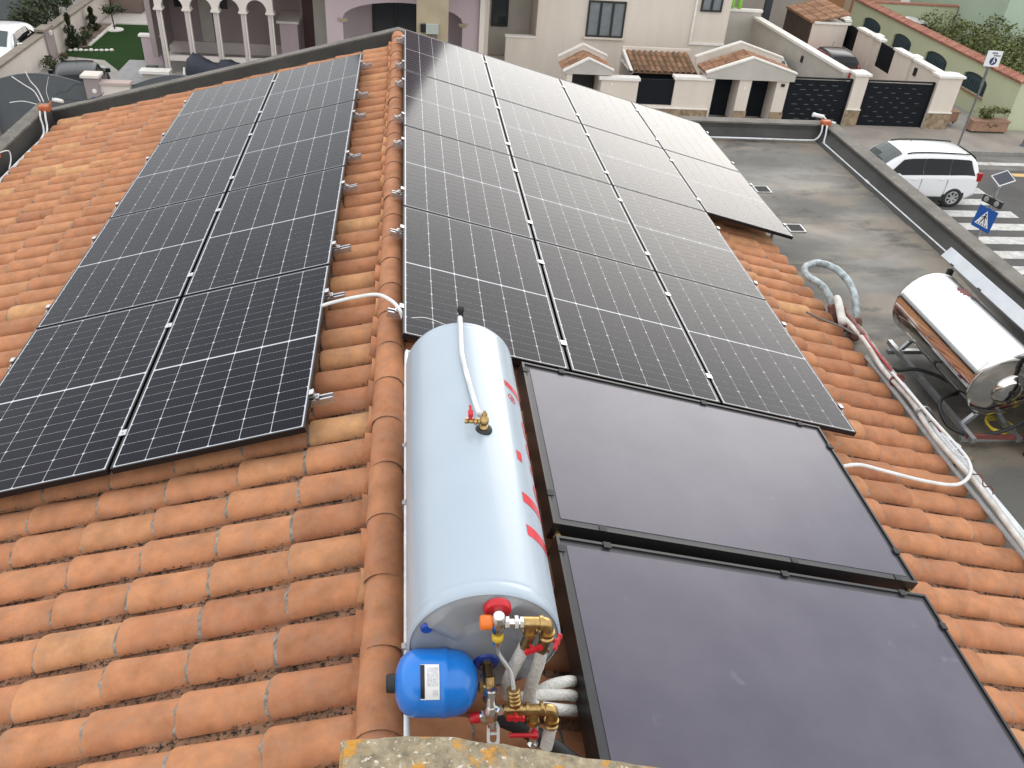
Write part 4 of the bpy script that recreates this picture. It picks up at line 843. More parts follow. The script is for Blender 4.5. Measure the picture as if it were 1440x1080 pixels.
# ---- beige house ----------------------------------------------------
bh = T('beige_house', 'beige rendered house with dark framed window behind the walled front yard', 'house', (8, 36, G))
m = MB(); m.box(2.95, 3.37, 32, 33.9, G, 1.0).box(5.35, 13.45, 32, 33.9, G, 1.0).box(3.37, 5.35, 32, 33.9, -2.6, 1.0).box(2.95, 13.45, 34.0, 44, G, 1.0).box(4.11, 5.35, 32.004, 32.25, G, -5.83).box(3.37, 5.35, 32.3, 34.0, G, -7.1)
m.build('wall', BEIGE, bh); MB().box(4.08, 5.37, 31.96, 32.29, -5.829, -5.78).build('ledge', WHT, bh)
MB().box(2.8, 13.6, 31.7, 44.2, 1.0, 1.22).build('roof', REDT, bh)
MB().box(3.38, 5.34, 33.93, 33.996, -7.05, -2.7).build('porch_back_wall', GREYP, bh)
win(bh, 7.42, 9.0, -5.67, -4.26, 31.96, 3, CURT, WFR, BEIGE); win(bh, 3.64, 4.36, -5.86, -4.2, 33.88, 1)
win(bh, 12.15, 13.05, -4.47, -3.4, 31.95, 2, CURT)
MB().box(11.9, 13.47, 31.93, 31.998, -5.80, -5.72).box(11.9, 11.98, 31.93, 31.998, -5.719, -3).build('moulding', WHT, bh)
MB().box(6.3, 6.5, 31.9, 31.998, -4.1, -4.0).build('wall_lamp', WHT, bh)
MB().box(14.9, 16.45, 36, 36.2, G, -5.2).build('grey_wall', GREYP, label='grey stained wall beside the beige house', cat='wall')
MB().box(14.85, 16.5, 35.95, 36.25, -5.199, -5.1).build('wall_coping', WHT, label='white coping on the grey stained wall', cat='coping')
MB().box(14.0, 22, 44, 46, G, 2).build('rear_building', mat('rear_plaster', (.36, .32, .28), .9, col2=(.3, .27, .24), scale=1), label='plain building behind the driveway', cat='building')
for k, x in enumerate((15.0, 15.35)):
    b = T('green_ornament', 'bright green slender ornament on the grey wall', 'ornament', (x, 36.1, -5.1), 'green ornaments'); MB().lathe((x, 36.1, -5.1), (0, 0, 1), [(0, .09), (.1, .12), (.4, .10), (.55, .06), (.7, .08), (.8, .02)], 10).build('figure', mat('lime_green', (.22, .5, .05), .5), b); MB().box(x-.07, x+.07, 36.02, 36.18, -5.098, -5.0).build('base', mat('terracotta_pot', (.35, .13, .06), .8), b)
# ---- front boundary wall ---------------------------------------------
def cap(mb, x0, x1, y0, y1, z): mb.box(x0-.07, x1+.07, y0-.07, y1+.07, z, z+.08)
bw = T('front_wall', 'low beige front wall with white coping and stone clad foot', 'wall', (9.5, 27, G))
zg = G+.1
MB().box(7.2, 8.62, 26.95, 27.2, zg, -5.98).box(10.02, 11.46, 26.95, 27.2, zg, -5.86).box(8.62, 10.02, 26.955, 27.195, zg, -6.86).build('wall', BEIGE, bw)
MB().box(7.1, 8.66, 26.88, 27.27, -5.979, -5.88).box(9.96, 11.44, 26.88, 27.27, -5.859, -5.76).build('coping', WHT, bw)
MB().box(8.0, 11.46, 26.90, 26.949, zg, -6.96).build('stone_foot', STONE, bw); MB().box(8.0, 11.46, 26.885, 26.953, -6.959, -6.92).build('moulding', WHT, bw)
MB().box(8.63, 10.01, 27.03, 27.11, -6.85, -5.93).build('metal_screen', ANTH, bw); MB().box(7.55, 7.65, 26.94, 26.949, -6.2, -6.08).build('number_plate', WHT, bw)
lr = T('lean_to', 'lean-to with weathered curved tiles behind the front wall', 'lean-to', (9.9, 28.8, G))
m = MB(); small_tiles(m, (8.62, 29.6, -5.60), (1, 0, 0), (0, -1.6, -.34), 11, 4, .232, .41, .085); m.build('roof_tiles', OLDT, lr, kind='stuff')
MB().box(8.5, 8.61, 27.95, 29.65, -5.98, -5.90).prism([(8.5, 29.65, -5.66), (8.6, 29.65, -5.66), (8.6, 27.95, -6.0), (8.5, 27.95, -6.0)], (0, 0, .12)).build('verge', WHT, lr, fix=True); MB().box(8.7, 11.0, 28.3, 28.4, G, -5.98).build('dark_panel', ANTH, lr)  # plain dark panel filling the space below the tiles
MB().box(8.5, 11.3, 29.66, 29.8, G, -5.45).build('wall', BEIGE, lr)
def gable(name, lab, x0, x1, xa, zb, ze, za, y0, y1, tiles):
    c = T(name, lab, 'canopy', ((x0+x1)/2, y0, G))
    for k, yy in enumerate((y0, y1-.14)):
        up = .0 if k == 0 else .16
        MB().prism([(x0, yy, zb), (x1, yy, zb), (x1, yy, ze+up), (xa, yy, za+up), (x0, yy, ze-.10+up)], (0, .14, 0)).build('gable_front' if k == 0 else 'gable_back', GREYP if k == 0 else BEIGE, c, fix=True)
        MB().prism([(x0-.04, yy-.03, ze-.10+up), (xa, yy-.03, za+up), (x1+.04, yy-.03, ze+up), (x1+.04, yy-.03, ze+.05+up), (xa, yy-.03, za+.055+up), (x0-.04, yy-.03, ze-.045+up)], (0, .2, 0)).build('coping', WHT, c, fix=True)
    m = MB(); na = max(1, int((y1-y0-.3)/.24)); d = Vector((x0-xa, 0, ze-.10-za)); small_tiles(m, (xa, y0+.15, za-.05), (0, 1, 0), d, na, tiles, .235, d.length/tiles, .09)
    d = Vector((x1-xa, 0, ze-za)); small_tiles(m, (xa, y0+.15, za-.05), (0, 1, 0), d, na, tiles, .235, d.length/tiles, .09)
    m.build('roof_tiles', REDT, c, kind='stuff'); MB().box(x0+.05, x1-.05, y0+.141, y1-.141, zb, zb+.06).build('soffit', BEIGE, c); return c
c = gable('entrance_canopy', 'wide gabled entrance canopy over two dark doors', 11.17, 14.64, 12.84, -5.78, -5.5, -4.99, 26.88, 28.6, 4)
for x0, x1 in ((11.44, 11.56), (12.52, 13.0), (14.0, 14.48)): MB().box(x0, x1, 26.96, 28.5, zg, -5.781).build('pier', BEIGE, c)
MB().box(12.50, 13.02, 26.92, 26.958, zg, -6.96).box(13.98, 14.50, 26.92, 26.958, zg, -6.96).build('stone_foot', STONE, c)
for x0, x1 in ((11.56, 12.52), (13.0, 14.0)): MB().box(x0+.001, x1-.001, 27.75, 27.82, zg, -5.8).build('door', ANTH, c)
MB().box(11.565, 11.60, 26.98, 27.7, zg, -5.8).box(13.005, 13.04, 26.98, 27.7, zg, -5.8).build('door_leaf', ANTH, c)
MB().box(12.72, 12.82, 26.94, 26.959, -6.15, -6.04).build('intercom', WHT, c); MB().box(14.18, 14.30, 26.90, 26.959, -5.98, -5.88).build('wall_lamp', BLACK, c)
c = gable('side_canopy', 'small gabled canopy with orange tiles before the beige facade', 5.78, 7.59, 6.65, -5.84, -5.68, -5.30, 27.0, 28.5, 3)
MB().box(5.9, 6.1, 27.05, 28.4, zg, -5.841).box(7.2, 7.4, 27.3, 28.4, zg, -5.841).build('pier', BEIGE, c); MB().box(6.1, 7.2, 28.2, 28.28, zg, -5.85).build('door', WFR, c)  # dark sheet painted as the shaded opening under the canopy
# ---- gates and pillars
def gate(x0, x1, lab):
    g = T('driveway_gate', lab, 'gate', ((x0+x1)/2, 27.05, zg)); zt_ = -5.62; n = 9; h = (zt_-zg-.06)/n
    MB().box(x0, x0+.06, 27.0, 27.1, zg+.02, zt_).box(x1-.06, x1, 27.0, 27.1, zg+.02, zt_).box(x0+.06, x1-.06, 27.0, 27.1, zt_-.05, zt_).build('gate_frame', ANTH, g)
    bm = MB().box(x0+.062, x1-.062, 27.03, 27.07, 0, h-.012).mesh('board', [ANTH])
    for k in range(n-0):
        o = link('board', bm, g); o.location = Vector((0, 0, zg+.02+k*h*.97))-g.location
    s = MB(); R = random.Random(int(x0*10))
    for k in range(1, n):
        for q in range(4):
            x = x0+.15+(q+.25+.5*(k % 2)+R.uniform(-.1, .1))*(x1-x0-.4)/4.3
            s.box(x, x+R.uniform(.10, .24), 27.024, 27.0295, zg+.012+k*h*.97, zg+.026+k*h*.97)
    s.build('painted_light_slots', SLOTM, g, kind='stuff')  # pale strips painted as light through holes; the boards stay uncut
gate(14.5, 17.02, 'dark slatted driveway gate touching the entrance canopy'); gate(17.62, 20.42, 'dark slatted driveway gate between the capped pillars')
def pillar(x0, x1, y0, y1, lab, stone=True, zc=-5.46):
    p = T('gate_pillar', lab, 'pillar', ((x0+x1)/2, (y0+y1)/2, zg)); MB().box(x0, x1, y0, y1, zg, zc).build('shaft', BEIGE, p)
    m = MB(); cap(m, x0, x1, y0, y1, zc+.001); c = ((x0+x1)/2, (y0+y1)/2, zc+.19); q = [(x0-.06, y0-.06, zc+.082), (x1+.06, y0-.06, zc+.082), (x1+.06, y1+.06, zc+.082), (x0-.06, y1+.06, zc+.082)]; m.add(q+[c], [(0, 1, 4), (1, 2, 4), (2, 3, 4), (3, 0, 4)]); m.build('cap', WHT, p)
    if stone: MB().box(x0-.02, x1+.02, y0-.04, y0-.001, zg, -6.75).build('stone_foot', STONE, p); MB().box(x0-.03, x1+.03, y0-.05, y0-.001, -6.749, -6.71).build('moulding', WHT, p)
pillar(17.05, 17.58, 26.9, 27.35, 'beige capped pillar between the two dark driveway gates')
p = pillar(20.46, 21.42, 26.9, 27.35, 'broad beige capped pillar at the end of the driveway gates', zc=-5.40)
WF = T('yard_wall', 'beige yard wall with dark screens and capped posts along the driveway', 'wall', (20.9, 33, G))
m = MB()
for ya, yb in ((27.35, 31.2), (32.6, 34.8), (36.2, 40)): m.box(20.80, 21.0, ya, yb, zg, -5.46)
for ya, yb in ((31.2, 32.6), (34.8, 36.2)): m.box(20.80, 21.0, ya, yb, zg, -6.5)
m.build('wall', BEIGE, WF)
m = MB()
for ya, yb in ((27.4, 29.6), (30.0, 31.25), (32.55, 33.05), (33.5, 34.85), (36.15, 36.5), (36.95, 40)): m.box(20.72, 21.08, ya, yb, -5.459, -5.37)
m.build('coping', WHT, WF)
for ya, yb in ((31.2, 32.6), (34.8, 36.2)): MB().box(20.87, 20.93, ya, yb, -6.49, -5.50).build('metal_screen', ANTH, WF)
for y in (29.8, 33.26, 36.74):
    m = MB().box(20.70, 21.1, y-.18, y+.18, zg, -5.40); m.build('post', BEIGE, WF); m = MB(); cap(m, 20.70, 21.1, y-.18, y+.18, -5.399); m.build('post_cap', WHT, WF)
MB().box(20.72, 20.79, 29.1, 29.25, -5.95, -5.65).build('wall_lamp', BLACK, WF)
DW = T('divider_wall', 'long beige divider wall with white coping beside the driveway', 'wall', (16.6, 31.5, G))
MB().prism([(16.72, 27.36, zg), (16.95, 27.36, zg), (16.40, 35.99, zg), (16.17, 35.99, zg)], (0, 0, -5.47-zg)).build('wall', GREYP, DW, fix=True); MB().prism([(16.66, 27.36, -5.469), (17.02, 27.36, -5.469), (16.46, 35.94, -5.469), (16.10, 35.94, -5.469)], (0, 0, .10)).build('coping', WHT, DW, fix=True)
MB().box(16.45, 16.62, 30.6, 30.75, -6.0, -5.75).build('wall_lamp', BLACK, DW)
SH = T('garden_shed', 'brown boarded shed with tiled roof at the end of the driveway', 'shed', (19.7, 37, G))
MB().box(18.85, 20.6, 35.5, 38.6, G, -5.45).build('wall', BEIGE, SH); 
for k in range(12): MB().box(18.80, 18.848, 35.52+k*.257, 35.52+k*.257+.245, G, -5.47).build('board', BROWN, SH)
m = MB(); small_tiles(m, (20.55, 35.5, -5.0), (0, 1, 0), (-1.85, 0, -.4), 13, 4, .238, .47, .09); m.build('roof_tiles', REDT, SH, kind='stuff'); MB().box(18.9, 20.7, 35.42, 35.495, -5.45, -5.36).build('coping', WHT, SH)
MB().box(17.6, 17.9, 38.4, 38.7, G, -2).build('dark_column', mat('dark_blue_grey', (.035, .04, .05), .6), label='dark tall door reveal behind the divider wall', cat='door')

# ---- green property ----------------------------------------------------
GW = T('green_wall', 'pale green garden wall with red tile coping and arched teal shutters', 'wall', (24.2, 34, G))
m = MB(); y = 27.1
spans = [(29.1, 30.9), (32.3, 34.2), (35.6, 37.4), (38.8, 40.8)]
for a, b in spans:
    m.box(24.1, 24.4, y, a, G, -5.55); m.box(24.1, 24.4, a, b, G, -6.74); P = arch_pts(a, b, -6.25, .26)
    for (ya, za), (yb, zb) in zip(P, P[1:]): m.prism([(24.1, ya, za), (24.1, yb, zb), (24.1, yb, -5.55), (24.1, ya, -5.55)], (.3, 0, 0))
    y = b
m.box(24.1, 24.4, y, 42.3, G, -5.55).box(24.401, 34, 27.1, 27.4, G, -5.55); m.build('wall', GREEN, GW, fix=True)
for a, b in spans:
    P = [(24.2, a-.02, -6.75)]+[(24.2, a2, z2) for a2, z2 in arch_pts(a-.02, b+.02, -6.25, .27)]+[(24.2, b+.02, -6.75)]; o = MB().prism(P, (.06, 0, 0)).build('shutter', TEAL, GW, fix=True)
    MB().box(24.02, 24.16, a-.05, b+.05, -6.80, -6.741).build('sill', REDT, GW)
    for k in range(9): yy = a+.1+k*(b-a-.2)/8; MB().box(24.175, 24.199, yy-.03, yy+.03, -6.73, -6.28).build('slat', TEAL, o)
m = MB(); small_tiles(m, (24.27, 27.0, -5.36), (0, 1, 0), (-.3, 0, -.14), 84, 1, .182, .34, .075); small_tiles(m, (24.27, 27.0, -5.36), (0, 1, 0), (.3, 0, -.14), 84, 1, .182, .34, .075); m.build('tile_coping', REDW, GW, kind='stuff')
GB = T('rear_green_wall', 'pale green wall with brown coping behind the shrubs', 'wall', (29, 42.1, G)); MB().box(24.41, 33.5, 42, 42.25, G, -5.62).build('wall', GREEN, GB); MB().box(24.41, 33.5, 41.95, 42.3, -5.619, -5.54).build('coping', REDW, GB); MB().box(30.0, 30.06, 41.94, 42.0, G, -5.63).build('joint', LAVD, GB)
GH = T('mint_house', 'mint green house corner beside the shrubs', 'house', (34, 42, G)); MB().box(30.0, 40, 38, 47, G, .5).build('wall', MINT, GH); MB().box(29.8, 40.2, 37.8, 47.2, .5, .7).build('roof', REDT, GH); win(GH, 31.4, 32.6, -5.6, -4.0, 37.96, 2)
RB = T('far_house', 'far pink house behind the rear green wall', 'house', (28, 50, G)); MB().box(21.5, 30, 48, 56, G, -1).build('wall', mat('peach_plaster', (.48, .36, .27), .9), RB); MB().prism([(21.2, 47.7, -1), (30.3, 47.7, -1), (30.3, 52, .6), (21.2, 52, .6)], (0, 0, .2)).build('roof', REDT, RB, fix=True)
for k in range(2): MB().box(25+k*1.9, 26.4+k*1.9, 47.9, 47.99, G, -4.9).build('door', mat('orange_door', (.40, .20, .09), .6), RB)
LF1 = leaf_mat('shrub_leaves', (.045, .065, .018), (.20, .215, .07)); LF2 = leaf_mat('dark_leaves', (.018, .030, .012), (.06, .08, .03)); LF3 = leaf_mat('dry_leaves', (.05, .05, .02), (.16, .13, .06))
def bush(name, lab, c, rad, n, size, lm=LF1, cat='shrub', group=None, stem=True):
    t = T(name, lab, cat, (c[0], c[1], c[2]-rad[2]), group); leaves(MB(), c, rad, n, size).build('foliage', lm, t)
    if stem:
        m = MB()
        for k in range(5): a = k*1.3; m.tube([(c[0]+.05*math.cos(a), c[1]+.05*math.sin(a), c[2]-rad[2]-.1), (c[0]+rad[0]*.25*math.cos(a), c[1]+rad[1]*.25*math.sin(a), c[2]-rad[2]*.3), (c[0]+rad[0]*.5*math.cos(a), c[1]+rad[1]*.5*math.sin(a), c[2]+rad[2]*.3)], [.035, .02, .01], 5)
        m.build('stem', TRUNK, t)
for k, (x, y, z, r, lab) in enumerate(((27.2, 38.6, -6.3, (1.3, 1.2, 1.1), 'leafy green shrub farthest along the green wall'), (28.6, 37.0, -6.2, (1.3, 1.2, 1.2), 'leafy green shrub before the mint house corner'), (26.7, 35.9, -6.3, (1.2, 1.3, 1.1), 'leafy green shrub above the third arched shutter'), (28.3, 34.4, -6.2, (1.4, 1.3, 1.2), 'tall leafy green shrub under the mint house wall'), (26.6, 32.9, -6.25, (1.25, 1.3, 1.2), 'leafy green shrub beside the white street sign'), (28.2, 31.6, -6.2, (1.3, 1.3, 1.3), 'leafy green shrub between the sign and the wall corner'), (26.4, 30.2, -6.35, (1.2, 1.1, 1.1), 'leafy green shrub nearest the corner of the green wall'), (30.0, 35.6, -6.1, (1.3, 1.2, 1.2), 'leafy green shrub standing against the mint house'))):
    bush('garden_shrub', lab, (x, y, z), r, 2600, .085, LF1, group='shrubs behind the green wall')
bush('bare_shrub', 'thin bare shrub poking above the tile coping', (25.0, 39.5, -5.9), (.5, .6, .5), 90, .08, LF3)
PLM = mat('planter_wood', (.34, .20, .13), .85, col2=(.26, .155, .105), scale=6)
for k, (x0, x1, y0, y1) in enumerate(((22.3, 23.85, 26.55, 26.98), (21.85, 22.3, 27.6, 29.0))):
    p = T('planter', ['long wooden planter with a scrolled front and bushy plants', 'wooden planter with spiky plants beside the broad pillar'][k], 'planter', ((x0+x1)/2, (y0+y1)/2, G+.12))
    z0 = G+.13; MB().box(x0, x1, y0, y1, z0+.06, z0+.44).build('box', PLM, p, bevel=.01); MB().box(x0-.03, x1+.03, y0-.03, y1+.03, z0+.441, z0+.49).build('rim', PLM, p)
    m = MB()
    for a in (x0+.08, x1-.12):
        for b in (y0+.04, y1-.1): m.box(a, a+.06, b, b+.06, z0-.01, z0+.059)
    m.build('foot', BROWN, p)
    if k == 0: MB().tube([(x0+.6, y0-.012, z0+.30), (x0+.66, y0-.012, z0+.36), (x0+.73, y0-.012, z0+.28), (x0+.80, y0-.012, z0+.24), (x0+.88, y0-.012, z0+.30), (x0+.95, y0-.012, z0+.36), (x0+1.02, y0-.012, z0+.28), (x0+1.1, y0-.012, z0+.33)], .012, 5).build('scroll', BLACK, p)
    bush('planter_plant', ['bushy plants growing in the long planter', 'spiky plants growing in the planter by the pillar'][k], ((x0+x1)/2, (y0+y1)/2, z0+.72), ((x1-x0)/2, (y1-y0)/2+.05, .30), 700 if k == 0 else 350, .06, LF3 if k else LF1, cat='plant', stem=False)
# ---- street signs ----------------------------------------------------
BLUES = mat('sign_blue', (.008, .075, .32), .4); SWH = mat('sign_white', (.72, .73, .74), .45); SBK = mat('sign_black', (.012, .012, .014), .5)
def sign_frame(c, n):
    n = Vector(n).normalized(); w_ = Vector((0, 0, 1)).cross(n).normalized(); return Vector(c), w_, n.cross(w_), n
def flat(mb, C, pts, d, mi=0): c, a, b, n = C; mb.add([c+a*x+b*y+n*d for x, y in pts], [tuple(range(len(pts)))], mi)
ps = T('pedestrian_sign', 'blue pedestrian crossing sign with flashing lamps and small solar panel', 'road sign', (13.93, 13.25, G))
MB().cyl((13.93, 13.25, G), (13.93, 13.25, -4.25), .03).cyl((13.93, 13.25, -4.25), (13.90, 13.2, -4.02), .015).build('pole', STEEL, ps)
C = sign_frame((13.87, 13.21, -5.05), (-.96, -.27, .08)); c, a, b, n = C
MB().obox(c, a*.27, b*.27, n*.012).build('plate', BLUES, ps, bevel=.01)
m = MB(); flat(m, C, [(-.205, -.175), (.205, -.175), (0, .20)], .0135); m.build('triangle', SWH, ps)
m = MB(); F = lambda P: flat(m, C, [(x*.87, y*.87) for x, y in P], .0150)
F([(.03*math.cos(2*PI*k/10)+.005, .125+.03*math.sin(2*PI*k/10)) for k in range(10)]); F([(-.035, .0), (.03, .0), (.035, .09), (-.02, .09)]); F([(-.035, .005), (.0, .005), (-.05, -.12), (-.085, -.12)]); F([(.0, .005), (.03, .005), (.085, -.12), (.05, -.12)]); F([(-.03, .085), (-.02, .06), (-.085, .0), (-.095, .015)]); F([(.03, .085), (.02, .06), (.08, .01), (.09, .025)])
for k in range(5): x = -.15+k*.075; F([(x-.02, -.185), (x+.018, -.185), (x+.010+x*-.1, -.135), (x-.010+x*-.1, -.135)])
m.build('walking_figure', SBK, ps)
C2 = sign_frame((13.88, 13.2, -4.60), (-.96, -.27, .08)); c, a, b, n = C2; MB().obox(c, a*.27, b*.085, n*.04).build('lamp_housing', SBK, ps, bevel=.008)
for s_ in (-1, 1): MB().lathe(c+a*s_*.15+n*.04, n, [(0, .068), (.012, .064), (.016, .045)], 18).build('lamp', mat('lamp_lens', (.32, .32, .31), .25, col2=(.2, .2, .2), scale=90), ps)
C3 = sign_frame((13.9, 13.2, -4.02), (-.22, -.45, .86)); c, a, b, n = C3; a, b = a*.80+b*.6, b*.80-a*.6; MB().obox(c, a*.21, b*.17, n*.01).build('solar_frame', SWH, ps); MB().obox(c+n*.013, a*.19, b*.15, n*.002).build('solar_plate', mat('small_solar', (.04, .045, .06), .2), ps)
ws = T('street_sign', 'square white sign with a dark blue round symbol on a tall grey pole', 'road sign', (20.98, 25.1, G+.12))
MB().cyl((20.98, 25.1, G+.12), (20.99, 25.1, -4.0), .035).cyl((20.99, 25.12, -5.2), (20.99, 25.12, -4.4), .05).build('pole', mat('pole_grey', (.22, .23, .235), .5, .6, col2=(.15, .155, .16), scale=9), ws)
C = sign_frame((21.0, 25.05, -4.18), (-.12, -1, .05)); c, a, b, n = C; MB().obox(c, a*.27, b*.27, n*.012).build('plate', SWH, ws)
m = MB(); flat(m, C, [(.02+.135*math.cos(2*PI*k/20), -.08+.135*math.sin(2*PI*k/20)) for k in range(20)], .0135); m.build('blue_disc', mat('navy_print', (.015, .03, .10), .5), ws)
m = MB(); flat(m, C, [(-.02, -.17), (.01, -.17), (.05, -.02), (.02, .0)], .0150); flat(m, C, [(.03, -.06), (.05, -.03), (.10, -.10), (.08, -.13)], .0150); flat(m, C, [(.035+.025*math.cos(2*PI*k/8), .015+.025*math.sin(2*PI*k/8)) for k in range(8)], .0150); m.build('symbol', SWH, ws)
m = MB()
for x0, x1, z0, z1 in ((-.10, .10, .16, .22), (-.02, .21, .085, .135)):
    x = x0
    while x < x1: flat(m, C, [(x, z0), (x+.035, z0), (x+.035, z1), (x, z1)], .0135); x += .05
m.build('print', SBK, ws)
MB().cyl((23.75, 25.2, G+.12), (23.75, 25.2, G+1.25), .07).lathe((23.75, 25.2, G+1.25), (0, 0, 1), [(0, .07), (.05, .05), (.07, .0)], 12).cyl((23.75, 25.2, G+.125), (23.75, 25.2, G+.17), .12).build('bollard', mat('bollard_grey', (.12, .14, .17), .5), label='dark grey bollard on the pavement by the long planter', cat='bollard')
# ---- lavender house with wide arch ---------------------------------------
LH = T('lavender_house', 'lavender house with one wide arch and dark glazing', 'house', (-.1, 33, G))
m = MB(); m.box(-3.0, -2.37, 30, 30.5, G, -3.2).box(2.17, 2.8, 30, 30.5, G, -3.2); arch_wall(-2.37, 2.17, -4.93, .62, -3.2, 30, 30.5, m); m.box(-3.0, 2.8, 32.2, 40, G, -3.2); m.build('wall', LAV, LH, fix=True)
MB().box(-4.6, 4.05, 28.9, 40, -3.199, 8.2).build('upper_storey', LAV, LH)  # unseen storey, widened and raised to shape the dark reflection in the panels
MB().box(-4.9, 4.2, 28.6, 40.2, 8.2, 8.4).build('roof', REDT, LH)
for x0, x1 in ((-2.55, -2.2), (2.02, 2.35)):
    MB().box(x0, x1, 29.92, 30.0-.001, -5.01, -4.95).box(x0+.04, x1-.04, 29.95, 29.999, -5.08, -5.011).build('capital', mat('tan_stone', (.36, .28, .2), .9), LH)
win(LH, -1.35, .55, G+.2, -4.55, 32.15, 2); MB().box(-2.36, 2.16, 30.05, 30.3, G, -6.35).build('balustrade', CREAM, LH)
MB().box(1.55, 2.3, 29.9, 30.04, -6.3, -6.24).build('ledge', WHT, LH)
for k in range(3): MB().box(-3.6+k*2.6, -2.2+k*2.6, 28.86, 28.9-.001, -1+0, .8).build('upper_window', GLASSD, LH)
MB().box(2.81, 3.0, 29.8, 33, G, -2).build('party_wall', CREAM, label='narrow cream wall strip between the lavender and beige houses', cat='wall')
OP = T('ochre_pier', 'stained ochre wall pier carrying a meter box', 'pier', (1, 28.6, G)); MB().box(.39, 1.55, 28.4, 28.85, G, -3.21).build('pier', OCHRE, OP)
mbx = T('meter_box', 'grey green meter box with dark unit on the ochre pier', 'meter box', (.9, 28.35, -4.97)); MB().box(.73, 1.19, 28.22, 28.395, -4.97, -4.63).build('cabinet', mat('grey_green', (.38, .42, .38), .6), mbx, bevel=.01); MB().box(.53, .72, 28.26, 28.395, -4.93, -4.65).build('dark_unit', BLACK, mbx, bevel=.01)
for x in (.8, .95, 1.1): MB().cyl((x, 28.33, -5.35), (x, 28.33, -4.971), .03, seg=8).build('cable_pipe', mat('pipe_grey', (.14, .14, .14), .6), mbx)
# ---- arcade house -------------------------------------------------------
AH = T('arcade_house', 'cream arcade of four arches on slim double columns before mauve walls', 'house', (-7.2, 33, G))
xs = [-9.30, -8.27, -7.21, -6.19, -5.18]; m = MB()
for a, b in zip(xs, xs[1:]): arch_wall(a+.12, b-.12, -5.05, .40, -3.4, 30.85, 31.15, m)
for x in xs: m.box(x-.12, x+.12, 30.85, 31.15, -5.05, -3.4)
m.build('arcade_wall', CREAM, AH, fix=True)
COLM = mat('column_plaster', (.54, .475, .455), .9)
for x in xs:
    MB().box(x-.10, x+.04, 30.88, 31.12, G, -5.16).build('column', COLM, AH, bevel=.02); MB().box(x+.05, x+.10, 30.86, 31.0, G, -5.16).build('column_trim', CREAM, AH); MB().box(x-.17, x+.17, 30.80, 31.2, -5.159, -5.10).box(x-.14, x+.14, 30.82, 31.18, -5.0999, -5.051).build('capital', CREAM, AH)
MB().box(-9.9, -4.3, 34, 34.2, -7.04, -3.4).box(-9.9, -9.7, 31.3, 33.99, -7.04, -3.4).build('mauve_wall', LAVD, AH)
MB().box(-9.9, -4.3, 33.9, 34.199, G, -7.041).build('plinth', COLM, AH); MB().box(-9.2, -5.2, 30.9, 31.08, -7.02, -6.84).build('rail', CREAM, AH); MB().box(-8.5, -8.0, 33.93, 33.999, -7.03, -3.5).build('pilaster', GREYP, AH)
MB().box(-9.6, -4.3, 31.16, 34, -3.6, -3.4).box(-9.6, -4.3, 30.8, 38, -3.399, -1).build('upper_storey', CREAM, AH); MB().box(-9.8, -4.1, 30.4, 38, -1, -.8).build('roof', REDT, AH)
for x0, x1 in ((-9.45, -8.85), (-7.75, -7.35)): win(AH, x0, x1, -5.7, -5.0, 33.95, 1)
MB().box(-5.05, -4.35, 32.2, 33.9, G, -5.75).build('side_wall', LAV, AH); MB().box(-5.15, -4.28, 32.1, 33.95, -5.749, -5.66).build('coping', CREAM, AH)
MB().box(-4.2, -3.75, 33, 33.1, G, -3.4).build('brown_door', mat('maroon', (.06, .025, .022), .6), AH); MB().box(-3.75, -3.25, 32.9, 33.1, G, -3.4).build('door_frame', GREYP, AH); MB().box(-4.3, -3.2, 33.11, 33.3, G, -3.4).build('porch_wall', LAVD, AH)
hw = T('porch_wall', 'pinkish half wall with white coping at the lawn edge', 'wall', (-10.1, 32, G)); MB().box(-10.42, -9.72, 31.9, 32.1, G, -6.42).build('wall', LAV, hw); MB().box(-10.5, -9.64, 31.84, 32.16, -6.419, -6.34).build('coping', WHT, hw); MB().box(-10.5, -10.42, 32.3, 32.6, G, -6.9).build('stub', LAV, hw)
sp = T('step_planter', 'low grey planter wall with cream coping before the arcade', 'planter', (-9.4, 29.4, G)); MB().box(-9.85, -9.0, 29.3, 29.6, G, -7.08).build('wall', GREYP, sp); MB().box(-9.95, -8.85, 29.2, 29.7, -7.079, -6.98).build('coping', WHT, sp); MB().box(-9.8, -9.4, 29.72, 29.95, -7.3, -6.95).build('soil', BLACK, sp)
# covered scooter
cv = T('covered_scooter', 'scooter under a dark navy cover before the arcade', 'scooter', (-7.1, 29, G))
NAVY = mat('navy_cover', (.016, .019, .032), .55, col2=(.022, .026, .042), scale=4, bump=.6, bscale=9)
def shroud(stations):
    m = MB(); n = 12; vs = []
    for x, w_, h0, h1 in stations:
        for k in range(n+1):
            a = PI*k/n; q = 1+.05*math.sin(5*a+x*9); vs.append((x, 29-w_*math.cos(a)*q, h0+(h1-h0)*math.sin(a)**.6*q))
    m.add(vs, [(j*(n+1)+i, (j+1)*(n+1)+i, (j+1)*(n+1)+i+1, j*(n+1)+i+1) for j in range(len(stations)-1) for i in range(n)], 0, True); return m
shroud([(-8.16, .12, G+.3, -6.75), (-8.05, .32, G+.1, -6.35), (-7.85, .40, G+.05, -6.22), (-7.6, .42, G+.05, -6.27), (-7.3, .36, G+.05, -6.42), (-6.98, .34, G+.05, -6.58), (-6.85, .36, G+.05, -6.40), (-6.7, .36, G+.05, -6.34), (-6.5, .34, G+.05, -6.40), (-6.2, .30, G+.1, -6.5), (-5.95, .2, G+.2, -6.6)]).build('cover', NAVY, cv)
MB().lathe((-7.9, 29.06, G+.27), (0, -1, 0), [(0, .27), (.1, .27)], 20).lathe((-6.3, 29.06, G+.27), (0, -1, 0), [(0, .27), (.1, .27)], 20).build('wheel', BRUB, cv)
